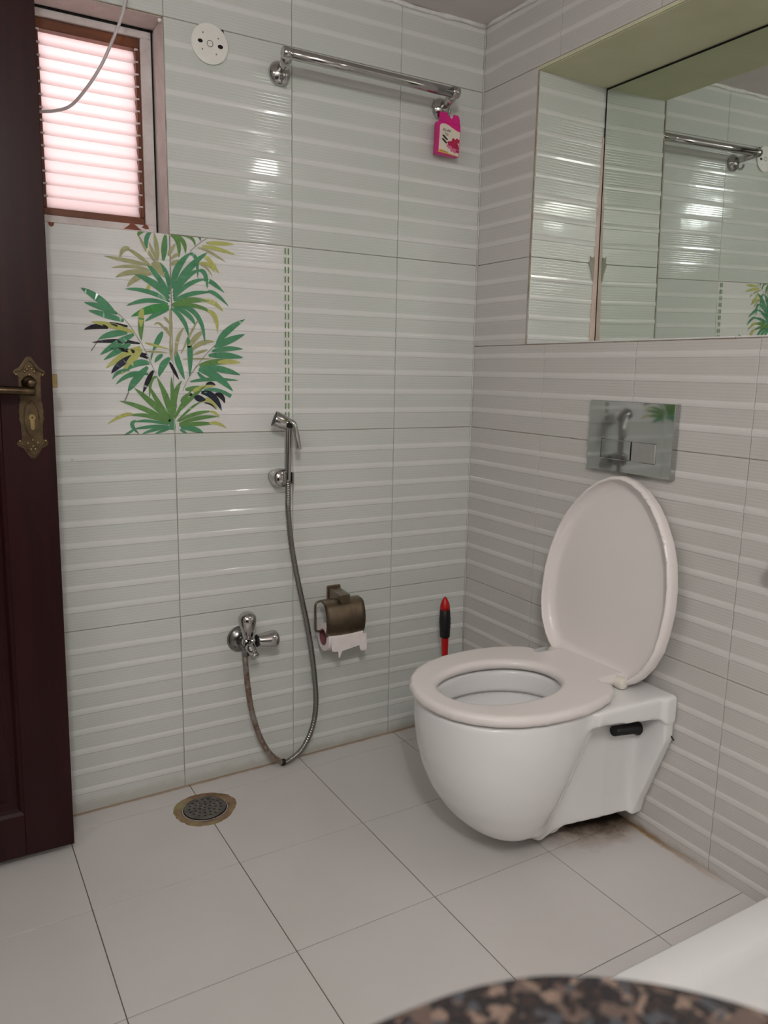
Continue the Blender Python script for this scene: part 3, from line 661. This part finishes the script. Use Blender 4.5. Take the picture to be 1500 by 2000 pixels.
def seat(x, y, z):
    u, v = -x, y; d2 = poly_sdf(so, u, v)
    gi = ((np.abs((u-.338)/np.where(u > .338, .140, .141))**2.1+np.abs(v/.106)**2.1)**(1/2.1)-1)*.106
    d = rext(d2, z, .3625, .3865, .011)
    rim = rext(-gi, z, .350, .384, .010)                      # rounded inner lip
    return np.maximum(d, -np.minimum(gi, 9)) if False else smax(d, -(gi+0*z), .014)
tk(sdf_obj('seat', seat, (-.55, -.205, .353), (-.05, .205, .399), .004, M['seat']))
lh = [(0, .112), (.012, .130), (.03, .148), (.06, .168), (.10, .183), (.14, .188), (.19, .190), (.24, .184), (.29, .171), (.33, .153), (.37, .126), (.40, .099), (.425, .066), (.440, .033), (.445, 0)]
lo_ = lh + [(s, -v) for s, v in lh[:-1][::-1]]
def lid(x, y, z):                                           # x: thickness (0 front .. back +), y lateral, z up the lid
    d2 = poly_sdf(lo_, z, y)
    dome = .030+.006*np.clip(-d2/.08, 0, 1)
    outer = rext(d2, x, 0.0, .040, .015)
    inner = rext(d2+.010, x, -.06, .030, .024)
    return smax(outer, -inner, .005)
tilt = math.atan2(.052, .442)
lidm = tk(sdf_obj('lid', lid, (-.008, -.205, -.012), (.050, .205, .460), .004, M['seat']))
lidm.location = (-.096, -.002, .372); lidm.rotation_euler = (math.radians(2.3), tilt, 0)
for sgn in (1, -1):
    tk(lathe('hinge', [(0, .006), (.002, .011), (.006, .0135), (.030, .0135), (.036, .011), (.038, .005)], (-.088, sgn*.082, .372), (0, sgn, 0), M['hinge'], None, 18))
    tk(lathe('mounting_bolt', [(0, .0155), (.004, .0165), (.008, .012), (.075, .011)], (-.046, sgn*.126, .266), (-1, 0, .12), M['black'], None, 18))
tk(tube('wire_end', [(-.004, -.176, .268), (-.010, -.187, .264), (-.0135, -.197, .260)], .0018, M['black'], None, 6))

# ================================================================ FLUSH PLATE
fp = empty('flush_plate', (0, -.605, .893), 'square mirror chrome flush plate with two buttons above the toilet', 'flush plate')
def fk(o): o.parent = fp; return o
py0, py1, pz0, pz1 = -.7255, -.4845, .816, .974
bm = bmesh.new()
def prng(i, x): return [bm.verts.new(p) for p in ((x, py0-fp.location.y+i, pz0-.893+i), (x, py1-fp.location.y-i, pz0-.893+i), (x, py1-fp.location.y-i, pz1-.893-i), (x, py0-fp.location.y+i, pz1-.893-i))]
Rr = [prng(0, -.0022), prng(0, -.0165), prng(.0012, -.0185)]
for a, b in zip(Rr, Rr[1:]):
    for i in range(4): bm.faces.new((a[i], a[(i+1) % 4], b[(i+1) % 4], b[i]))
# face with a rectangular cut-out for the buttons
by0, by1, bz0, bz1 = -.6845, -.526, .8435, .8885
hi = [bm.verts.new(p) for p in ((-.0185, by0-fp.location.y, bz0-.893), (-.0185, by1-fp.location.y, bz0-.893), (-.0185, by1-fp.location.y, bz1-.893), (-.0185, by0-fp.location.y, bz1-.893))]
hd = [bm.verts.new(v.co+Vector((.006, 0, 0))) for v in hi]
for i in range(4):
    bm.faces.new((Rr[2][i], Rr[2][(i+1) % 4], hi[(i+1) % 4], hi[i])); bm.faces.new((hi[i], hi[(i+1) % 4], hd[(i+1) % 4], hd[i]))
bm.faces.new(hd); bm.faces.new(Rr[0][::-1])
fk(bobj('plate', bm, M['chromem']))
fk(box('button', (-.0190, -.0130, -.6148+.605, by1+.605-.0012, bz0-.893+.0016, bz1-.893-.0016), M['chromem'], None, .0008))['label'] = 'large chrome button'
o = fk(box('button', (-.0198, -.0130, by0+.605+.0020, -.6172+.605, bz0-.893+.0022, bz1-.893-.0010), M['satin'], None, .0010)); o['label'] = 'small brushed button'; o.rotation_euler = (0, 0, .012)

# ================================================================ TOWEL RAIL WITH CARTON
rail = empty('towel_rail', (-.37, 0, 1.71), 'round chrome towel rail with hooked end brackets on the tiles', 'towel rail')
def rk(o): return kid(o, rail)
BY = -.080; BZ = 1.7215
rk(tube('bar', [(x, BY, BZ+(x+.61)*-.003) for x in (-.600, -.45, -.3, -.158)], .0118, M['chrome'], None, 20))
for bxx in (-.601, -.150):
    fx_ = bxx+.0125
    br = rk(lathe('flange', [(.0015, .0265), (.004, .0270), (.009, .0245), (.015, .0165), (.019, .008), (.020, .001)], (fx_, 0, 1.704), (0, -1, 0), M['chrome'], None, 28))
    def sub(o): o.parent = br; return o
    arm = [(fx_, -.010, 1.704+.006), (fx_-.003, -.040, 1.711), (bxx, BY, BZ)]
    sub(tube('arm', arm, lambda t: .0105+.0035*t*t, M['chrome'], None, 16))
    sub(lathe('end_cap', [(0, .010), (.002, .0135), (.020, .0135), (.022, .0115)], (bxx-.013 if bxx < -.4 else bxx+.013, BY, BZ), (1 if bxx < -.4 else -1, 0, 0), M['chrome'], None, 20))
    hk = catmull([(fx_, -.014, 1.697), (fx_, -.020, 1.686), (fx_, -.030, 1.679), (fx_, -.040, 1.683), (fx_, -.044, 1.692)], 6)
    sub(tube('hook', hk, .0040, M['chrome'], None, 10))
car = empty('scent_carton', (-.133, -.030, 1.625), 'small magenta scent carton hanging from the right rail hook', 'carton')
car.scale = (1.14, 1, 1); car.rotation_euler = (0, math.radians(2.0), math.radians(-3))
def ck(o): o.parent = car; return o
ck(box('box', (-.0305, .0285, -.010, .010, -.041, .037), M['pink'], None, .0008))
tab = [(-.0290, .037), (-.0290, .056), (-.0260, .0600), (-.006, .0600), (-.003, .0555), (0, .0490), (.004, .0475), (.0065, .052), (.008, .0590), (.0185, .0590), (.0225, .056), (.0250, .048), (.0260, .037)]
ck(extrude_poly('hanging_tab', tab, 'y', -.0100, -.0088, M['pink']))
def flat(name, pts, mat, lv, par=None):
    y = -.0101-lv*.00015; V = [(x, y, z) for x, z in pts]; o = mobj(name, V, [tuple(range(len(V)))[::-1]], mat); return ck(o)
lab = [(-.0265, -.033), (.0265, -.0395), (.0270, -.008), (.0272, .0195), (.018, .0215), (.008, .0255), (-.003, .0305), (-.012, .0330), (-.020, .0325), (-.0250, .029), (-.0262, .024)]
flat('label', lab, M['cream'], 1)
flat('yellow_band', [(-.0275, -.0375), (-.0265, -.0305), (-.018, -.0300), (-.008, -.0330), (.002, -.0365), (.0265, -.0400), (.0265, -.0405), (.0, -.0388)], M['yellow'], 2)
for q, (cx_, cz_, rr_, mm) in enumerate(((.004, -.014, .0085, 'rose'), (.014, -.010, .0085, 'rose'), (.020, -.019, .0070, 'rose'), (.012, -.020, .0080, 'rose'), (.021, -.003, .0060, 'rose'), (.011, -.002, .0040, 'rose'), (.003, -.0215, .0045, 'rosel'), (-.003, -.0195, .0035, 'rosel'), (.016, -.028, .0060, 'rosel'), (.023, -.028, .0040, 'rose'), (.008, -.027, .0045, 'rosel'))):
    pts = []
    for a in range(20):
        t = 2*PI*a/20; r = rr_*(1+.18*math.cos(5*t+q)); pts.append((min(cx_+r*math.cos(t), .0268), max(cz_+r*math.sin(t), -.0372)))
    flat('flower', pts, M[mm], 3+q*.3)
for dz in (0, -.0085):
    U = []; L_ = []
    for i in range(13):
        t = i/12; x = -.0195+dz*.12+.0155*t; z = .0000+dz-.0040*math.sin((t-.5)*PI)*1.0; wv = .0026*math.sin(PI*t)**.6+.0002
        U.append((x, z+wv)); L_.append((x, z-wv))
    flat('wave', U+L_[::-1], M['ink'], 8)
def text(s, size, x, z, mat, name, rot=0.0):
    cu = bpy.data.curves.new(name, 'FONT'); cu.body = s; cu.size = size; cu.shear = .35; cu.resolution_u = 2
    to = bpy.data.objects.new('tmp', cu); COL.objects.link(to); bpy.context.view_layer.update()
    me = bpy.data.meshes.new_from_object(to.evaluated_get(bpy.context.evaluated_depsgraph_get())); bpy.data.objects.remove(to)
    me.materials.clear(); me.materials.append(mat); o = bpy.data.objects.new(name, me); COL.objects.link(o)
    o.location = (x, -.0116, z); o.rotation_euler = (PI/2, 0, 0); return ck(o)
text('Kudal', .0092, -.0195, .0150, M['ink'], 'lettering')
text('Tip', .0085, -.0150, .0055, M['inkg'], 'lettering')
text('Air Freshner', .0040, -.0235, -.0355, M['ink'], 'lettering')

# ================================================================ ROUND COVER PLATE
cp = empty('cover_plate', (-.7535, 0, 1.7330), 'round white plastic junction cover screwed to the tiles beside the window', 'cover plate')
def pk2(o): return kid(o, cp)
pk2(lathe('disc', [(.0008, .0415), (.0040, .0420), (.0050, .0405), (.0052, .002)], (-.7535, 0, 1.733), (0, -1, 0), M['white'], None, 48, False))
rg = [(-.7535+.0065*math.cos(2*PI*a/20), -.0052, 1.733+.0065*math.sin(2*PI*a/20)) for a in range(21)]
pk2(tube('centre_ring', rg, .0008, M['steel'], None, 6))
for dx, dz, sx, sz in ((-.0220, .0020, .0055, .0038), (.0235, -.0020, .0060, .0042)):
    pts = [(-.7535+dx+sx*math.cos(2*PI*a/14), 1.733+dz+sz*math.sin(2*PI*a/14)) for a in range(14)]
    pk2(extrude_poly('screw_slot', pts, 'y', -.0058, -.0048, M['darkhole']))
for dx, dz in ((-.0155, .0200), (.0190, .0140), (-.0175, -.0140), (.0140, -.0190)):
    pk2(lathe('screw_hole', [(0, .0016), (.0006, .0014)], (-.7535+dx, -.0050, 1.733+dz), (0, -1, 0), M['inkg'], None, 10))
patch('dark_chip', [(-.7275, 1.7670), (-.7215, 1.7690), (-.7200, 1.7600), (-.7225, 1.7590)], -.0005, M['darkhole'], wall_back)

# ================================================================ HANDHELD SPRAYER, BRACKET, HOSE
sp = empty('bidet_sprayer', (-.598, -.05, .80), 'chrome hand bidet sprayer with its hose looping down to the floor', 'bidet sprayer')
def sk(o): return kid(o, sp)
SY = -.052
hd_ = Vector((-.622, SY+.012, .9115)); ha = Vector((.040, -.012, -.0165))
sk(lathe('spray_head', [(0, .0175), (.0012, .0200), (.004, .0202), (.022, .0188), (.042, .0145), (.0485, .0105), (.0495, .002)], hd_, ha, M['chrome'], None, 28))
sk(lathe('spray_face', [(0, .0188), (.0008, .0188)], hd_-ha.normalized()*.0008, ha, M['black'], None, 24))
sk(tube('handle', catmull([(-.588, SY, .897), (-.5895, SY, .880), (-.5905, SY, .84), (-.5915, SY, .80), (-.5920, SY, .755)], 5), lambda t: .0105-.002*t, M['chrome'], None, 20))
tg = catmull([(-.590, SY-.0140, .907), (-.583, SY-.0190, .900), (-.5785, SY-.0210, .880), (-.5755, SY-.0230, .860), (-.5735, SY-.0235, .840)], 5)
sk(tube('trigger', tg, lambda t: .0082+.0012*t, M['chrome'], None, 12, True, .75))
sk(box('trigger_slot', (-.600, -.581, SY-.017, SY-.008, .8905, .9030), M['black'], None, .003))
HP = [(-0.5920, -.052, .7620), (-0.5905, -.050, .7200), (-0.5882, -.045, .6795), (-0.5765, -.04, .5856), (-0.5532, -.035, .4741), (-0.5314, -.035, .3744), (-0.5134, -.035, .2584), (-0.5056, -.035, .1558), (-0.5183, -.04, .0874), (-0.5475, -.045, .0377), (-0.5823, -.05, .0165), (-0.6086, -.05, .0135), (-0.6429, -.05, .0440), (-0.6706, -.05, .0975), (-0.6919, -.05, .1722), (-0.7020, -.05, .2430), (-0.7090, -.055, .3050), (-0.7100, -.056, .3300)]
hp_ = catmull(HP, 36)
sk(tube('hose', hp_, lambda t: .0072+.0005*math.cos(t*2*PI*len(hp_)/4.0), M['hose'], None, 10))
i0 = int(len(hp_)*.635)
sk(lathe('hose_collar', [(0, .0086), (.001, .0092), (.008, .0092), (.009, .0086)], hp_[i0], hp_[i0+1]-hp_[i0], M['black'], None, 16))
bk = empty('sprayer_bracket', (-.60, 0, .765), 'rounded chrome wall bracket clipping the bidet sprayer handle', 'bracket')
def bkk(o): return kid(o, bk)
bkk(lathe('mount', [(.0010, .0165), (.010, .0185), (.028, .0230), (.044, .0240), (.052, .0210), (.056, .012), (.057, .002)], (-.6085, 0, .7660), (.10, -1, 0), M['chrome'], None, 28))
arc = [(-.5915+.0155*math.cos(a), SY+.0155*math.sin(a)) for a in [math.radians(d) for d in range(-40, 231, 15)]]
bkk(extrude_poly('clip', arc+[(-.5915+.0115*math.cos(a), SY+.0115*math.sin(a)) for a in [math.radians(d) for d in range(230, -41, -15)]], 'z', .7510, .7800, M['chrome'], None, .0008))

# ================================================================ TWO WAY TAP
tap = empty('wall_tap', (-.70, 0, .352), 'chrome two way wall tap with bulb handles feeding the hose', 'tap')
def ak(o): return kid(o, tap)
TX, TY, TZ = -.7050, -.0560, .3625
ak(lathe('flange', [(.0010, .0335), (.003, .0345), (.010, .0310), (.016, .021), (.019, .016)], (-.7040, 0, .3540), (0, -1, 0), M['steel'], None, 32))
ak(tube('body', [(-.704, -.014, .3545), (-.7045, -.035, .358), (TX, TY, TZ), (TX, TY-.014, TZ)], .0130, M['chrome'], None, 18))
ak(lathe('valve_neck', [(0, .011), (.020, .010)], (TX, TY-.004, TZ+.004), (0, -.1, 1), M['chrome'], None, 16))
ak(lathe('handle', [(0, .0100), (.002, .0125), (.030, .0190), (.044, .0226), (.054, .0220), (.062, .0180), (.067, .0105), (.069, .002)], (TX-.001, TY-.007, TZ+.0130), (-.03, -.1, 1), M['chrome'], None, 28))
ak(lathe('valve_neck', [(0, .0100), (.026, .0090)], (TX, TY-.006, TZ+.002), (1, -.05, 0), M['chrome'], None, 16))
ak(lathe('handle', [(0, .0110), (.001, .0155), (.006, .0165), (.030, .0215), (.042, .0235), (.049, .0215), (.054, .0150), (.056, .003)], (TX+.0240, TY-.007, TZ+.001), (1, -.08, -.02), M['chrome'], None, 28))
ak(lathe('shadow_ring', [(0, .0150), (.0025, .0160)], (TX+.0215, TY-.007, TZ+.001), (1, -.08, -.02), M['black'], None, 24))
ak(lathe('spout', [(0, .0125), (.018, .0118), (.022, .0110), (.034, .0100), (.0345, .0110), (.041, .0110), (.0415, .002)], (TX, TY-.008, TZ-.002), (.20, -.75, -.70), M['chrome'], None, 20))
ak(lathe('hose_nut', [(0, .0098), (.012, .0098), (.0135, .0085), (.022, .0085)], (-.7100, -.056, .3270), (.1, 0, 1), M['steel'], None, 6, False))

# ================================================================ PAPER HOLDER WITH ROLL
ph = empty('toilet_paper_holder', (-.44, 0, .44), 'square mount paper holder with curved bronze cover flap', 'paper holder')
def hk_(o): return kid(o, ph)
hk_(box('mount', (-.4600, -.4200, -.009, -.0008, .4230, .4630), M['bronze'], None, .0025))
bm = bmesh.new()
a_ = [bm.verts.new(p) for p in ((-.4560, -.008, .4270), (-.4240, -.008, .4270), (-.4240, -.008, .4560), (-.4560, -.008, .4560))]
b_ = [bm.verts.new(p) for p in ((-.4630, -.090, .4390), (-.4380, -.090, .4390), (-.4380, -.090, .4600), (-.4630, -.090, .4600))]
bm.faces.new(a_); bm.faces.new(b_[::-1])
for i in range(4): bm.faces.new((a_[i], b_[i], b_[(i+1) % 4], a_[(i+1) % 4]))
hk_(bobj('arm', bm, M['bronze']))
hk_(box('knuckle', (-.4650, -.4380, -.098, -.082, .4370, .4610), M['bronze'], None, .0015))
RC = Vector((0, -.064, .362))                                 # roll axis y,z
# curved flap
V = []; F = []; nx, na = 10, 14
xl, xr = -.5110, -.3980
prof = [(-.062, .4440), (-.075, .4440), (-.088, .4425), (-.096, .4380), (-.1020, .4280), (-.1070, .4140), (-.1095, .3980), (-.1090, .3820), (-.1060, .3690), (-.1010, .3580)]
for t_ in (0, .0016):
    for i, (y, z) in enumerate(prof):
        for k in range(nx+1):
            u = k/nx; x = xl+(xr-xl)*u; z2 = z-(.0065*math.sin(PI*u) if i == len(prof)-1 else 0)
            V.append((x, y+t_, z2-t_*.6))
npf = len(prof); per = npf*(nx+1)
for s in (0, 1):
    for i in range(npf-1):
        for k in range(nx):
            a = s*per+i*(nx+1)+k; F.append((a, a+1, a+nx+2, a+nx+1) if s == 0 else (a, a+nx+1, a+nx+2, a+1))
for k in range(nx): F += [(k, k+per, k+1+per, k+1), ((npf-1)*(nx+1)+k, (npf-1)*(nx+1)+k+1, (npf-1)*(nx+1)+k+1+per, (npf-1)*(nx+1)+k+per)]
for i in range(npf-1):
    for k in (0, nx):
        a = i*(nx+1)+k; F.append((a, a+per, a+nx+1+per, a+nx+1))
hk_(mobj('cover_flap', V, F, M['bronze'], None, True))
wire = catmull([(-.470, -.062, .4420), (-.500, -.062, .4420), (-.5160, -.062, .4400), (-.5210, -.062, .4300), (-.5210, -.063, .400), (-.5210, -.064, .375), (-.5190, -.064, .3640), (-.505, -.064, .3620), (-.45, -.064, .3620), (-.396, -.064, .3620)], 5)
hk_(tube('wire_arm', wire, .0030, M['bronze'], None, 10))
roll = empty('toilet_roll', (-.45, RC.y, RC.z), 'nearly finished white tissue roll with torn ends under the flap', 'toilet roll')
def ok_(o): return kid(o, roll)
rcx0, rcx1 = -.5020, -.4020; ry, rz = -.070, .3470
V = []; F = []; sg = 28
for x, r in ((rcx0, .0220), (rcx0, .0365), (rcx1, .0365), (rcx1, .0220)):
    for k in range(sg): V.append((x, ry+r*math.cos(2*PI*k/sg)*.92, rz+r*math.sin(2*PI*k/sg)))
for i in range(4):
    for k in range(sg): F.append((i*sg+k, i*sg+(k+1) % sg, ((i+1) % 4)*sg+(k+1) % sg, ((i+1) % 4)*sg+k))
ok_(mobj('paper', V, F, M['paper']))
V = []; F = []
for x, r in ((rcx0-.001, .0190), (rcx0-.001, .0218), (rcx1, .0218), (rcx1, .0190)):
    for k in range(sg): V.append((x, ry+r*math.cos(2*PI*k/sg)*.92, rz+r*math.sin(2*PI*k/sg)))
for i in range(4):
    for k in range(sg): F.append((i*sg+k, i*sg+(k+1) % sg, ((i+1) % 4)*sg+(k+1) % sg, ((i+1) % 4)*sg+k))
ok_(mobj('core', V, F, M['core']))
tail = [(-.4955, .352), (-.3925, .352), (-.3915, .3320), (-.3900, .3120), (-.3935, .3050), (-.3955, .3060), (-.4020, .3045), (-.4080, .3060), (-.4110, .3120), (-.4130, .3210), (-.4180, .3205), (-.4400, .3170), (-.4640, .3130), (-.4665, .3060), (-.4705, .2960), (-.4735, .2970), (-.4745, .3080), (-.4755, .3140), (-.4870, .3150), (-.4930, .3180)]
ok_(extrude_poly('torn_sheet', tail, 'y', -.1045, -.1035, M['paper']))

# ================================================================ TOILET BRUSH BEHIND THE TOILET
tb_ = empty('toilet_brush', (-.108, -.085, 0), 'red and black handled toilet brush standing behind the toilet', 'toilet brush')
def bq(o): return kid(o, tb_)
BX, BYY = -.128, -.085
bq(lathe('handle', [(0, .008), (.10, .0085), (.155, .0105), (.160, .012)], (BX+.006, BYY, .135), (-.03, 0, 1), M['red'], None, 20))
bq(lathe('grip', [(0, .0130), (.004, .0145), (.025, .0150), (.030, .0160), (.036, .0155), (.042, .0165), (.048, .0158), (.054, .0165), (.060, .0155), (.080, .0145), (.082, .013)], (BX+.001, BYY, .292), (-.03, 0, 1), M['black'], None, 22))
bq(lathe('tip', [(0, .0145), (.012, .0135), (.024, .0095), (.032, .0055), (.036, .0025)], (BX-.0015, BYY, .3740), (-.03, 0, 1), M['red'], None, 20))
fzb = fz(BX, BYY)
bq(lathe('holder', [(0, .042), (.004, .044), (.10, .036), (.105, .034), (.104, .031), (.012, .034)], (BX+.008, BYY, fzb+.0005), (0, 0, 1), M['white'], None, 28))
bq(lathe('bristles', [(0, .01), (.006, .024), (.08, .026), (.09, .012), (.10, .008)], (BX+.007, BYY, fzb+.02), (0, 0, 1), M['white'], None, 20))

# ================================================================ DRAIN
dc = Vector((-.8425, -.1290)); dz_ = fz(dc.x, dc.y)
dr = empty('floor_drain', (dc.x, dc.y, dz_), 'round perforated steel floor drain ringed with rusty mortar', 'floor drain')
dr.rotation_euler = (math.atan(-.0078), -math.atan(.0152), 0)
V = []; F = []; sg = 56; rr_o = [.0735+random.uniform(-.0018, .0018)+.002*math.sin(3*2*PI*k/56+1) for k in range(sg)]
for rf, z in ((None, .0004), (.066, .0018), (.058, .0012), (.0525, -.0002), (.0515, -.0060)):
    for k in range(sg):
        r = rf or rr_o[k]; V.append((r*math.cos(2*PI*k/sg), r*math.sin(2*PI*k/sg), z))
for i in range(4):
    for k in range(sg): F.append((i*sg+k, i*sg+(k+1) % sg, (i+1)*sg+(k+1) % sg, (i+1)*sg+k))
mobj('mortar_ring', V, F, M['rust'], dr, True)
mobj('sump', [(.052*math.cos(2*PI*k/32), .052*math.sin(2*PI*k/32), .0007) for k in range(32)], [tuple(range(32))], M['darkhole'], dr)
def grate(x, y, z):
    r = np.hypot(x, y); d = rext(r-.0500, z, .0012, .0040, .001)
    for R_i, n_ in ((.0, 1), (.0125, 6), (.025, 12), (.037, 17)):
        for k in range(n_):
            a = 2*PI*k/n_+R_i*9; d = np.maximum(d, -(np.hypot(x-R_i*math.cos(a), y-R_i*math.sin(a))-.0030))
    return d
sdf_obj('grate', grate, (-.053, -.053, -.001), (.053, .053, .006), .0012, M['grate'], dr)

# ================================================================ CABLE, TRAY, COUNTER, KNOB
cbl = catmull([(-.905, -.025, ZC-.002), (-.918, -.018, 1.860), (-.9339, -.01, 1.7775), (-.9436, 0.0, 1.74), (-.9643, .010, 1.6899), (-.9827, .022, 1.6507), (-1.0086, .035, 1.6096), (-1.0387, .055, 1.5741), (-1.0677, .07, 1.5619), (-1.1012, .085, 1.558)], 8)
tag(tube('loose_cable', cbl, .0034, M['cable'], None, 8), 'thin white cable hanging from the ceiling across the louvred window', 'cable')

tray = empty('shower_tray', (-.4, -1.9, .0), 'low white shower tray beside the granite counter', 'shower tray')
bm = bmesh.new(); TZ1 = .072
def tring(i, z, r):
    x0, x1, y0, y1 = -.82+i, -.0035-i*.2, -2.6+i, -1.0555-i; out_ = []
    for cx_, cy_, a0 in ((x1-r, y1-r, 0), (x0+r, y1-r, 90), (x0+r, y0+r, 180), (x1-r, y0+r, 270)):
        for k in range(5):
            a = math.radians(a0+k*22.5); out_.append(bm.verts.new((cx_+r*math.cos(a)+.4, cy_+r*math.sin(a)+1.9, z)))
    return out_
Rt = [tring(0, .002, .004), tring(0, TZ1-.006, .004), tring(.002, TZ1-.001, .004), tring(.006, TZ1, .004), tring(.046, TZ1-.002, .012), tring(.056, TZ1-.010, .02), tring(.064, TZ1-.017, .03), tring(.08, TZ1-.020, .04), tring(.3, TZ1-.026, .05)]
for a, b in zip(Rt, Rt[1:]):
    for i in range(20): bm.faces.new((a[i], a[(i+1) % 20], b[(i+1) % 20], b[i]))
bm.faces.new(Rt[-1]); bm.faces.new(Rt[0][::-1])
o = bobj('basin', bm, M['tub'], tray, True)
o2 = lathe('waste', [(0, .035), (.002, .035), (.003, .03)], (-.0+0.0, 0, TZ1-.026), (0, 0, 1), M['chrome'], tray, 24)

cz = .80; r = .165; cx0, cyc = -1.0885, -1.6185
pts = [(XL+.001, cyc)] + [(v.x, v.y) for v in catmull([(-1.30, -1.6185, 0), (-1.2376, -1.6186, 0), (-1.2034, -1.6201, 0), (-1.1817, -1.6240, 0), (-1.1586, -1.6325, 0), (-1.1328, -1.6500, 0), (-1.1117, -1.6713, 0), (-1.0980, -1.6920, 0), (-1.0870, -1.7220, 0), (-1.0820, -1.7600, 0), (-1.0810, -1.80, 0)], 4)]
pts += [(-1.081, YF+.001), (XL+.001, YF+.001)]
ct = empty('vanity_counter', (-1.4, -2.1, .8), 'speckled brown and black granite counter with a rounded corner', 'counter')
kid(extrude_poly('worktop', pts[::-1], 'z', cz-.030, cz, M['granite'], None, .003, 2), ct)
kid(box('cabinet', (XL+.002, -1.22, YF+.002, -1.78, 0, cz-.030), M['mahogany'], None, .003), ct)

kb = empty('stop_valve', (0, -1.0, .70), 'chrome stop valve on the toilet wall at the right picture edge', 'valve')
kid(lathe('rosette', [(.001, .024), (.004, .024), (.008, .014)], (0, -1.004, .698), (-1, 0, 0), M['chrome'], None, 24), kb)
kid(lathe('grip', [(0, .009), (.02, .009), (.024, .016), (.044, .018), (.050, .014), (.051, .002)], (-.006, -1.004, .698), (-1, 0, 0), M['steel'], None, 24), kb)

# ceiling lamp, tube lamp and vent: the fittings behind the lights, outside the picture
lampb = empty('ceiling_lamp', (-1.45, -2.15, ZC-.006), 'square white ceiling lamp behind the viewer', 'lamp')
fr = bmesh.new()
for b in ((-.23, -.212, -.23, .23, -.012, .004), (.212, .23, -.23, .23, -.012, .004), (-.212, .212, -.23, -.212, -.012, .004), (-.212, .212, .212, .23, -.012, .004)): bx(fr, *b)
bobj('lamp_frame', fr, M['white'], lampb)
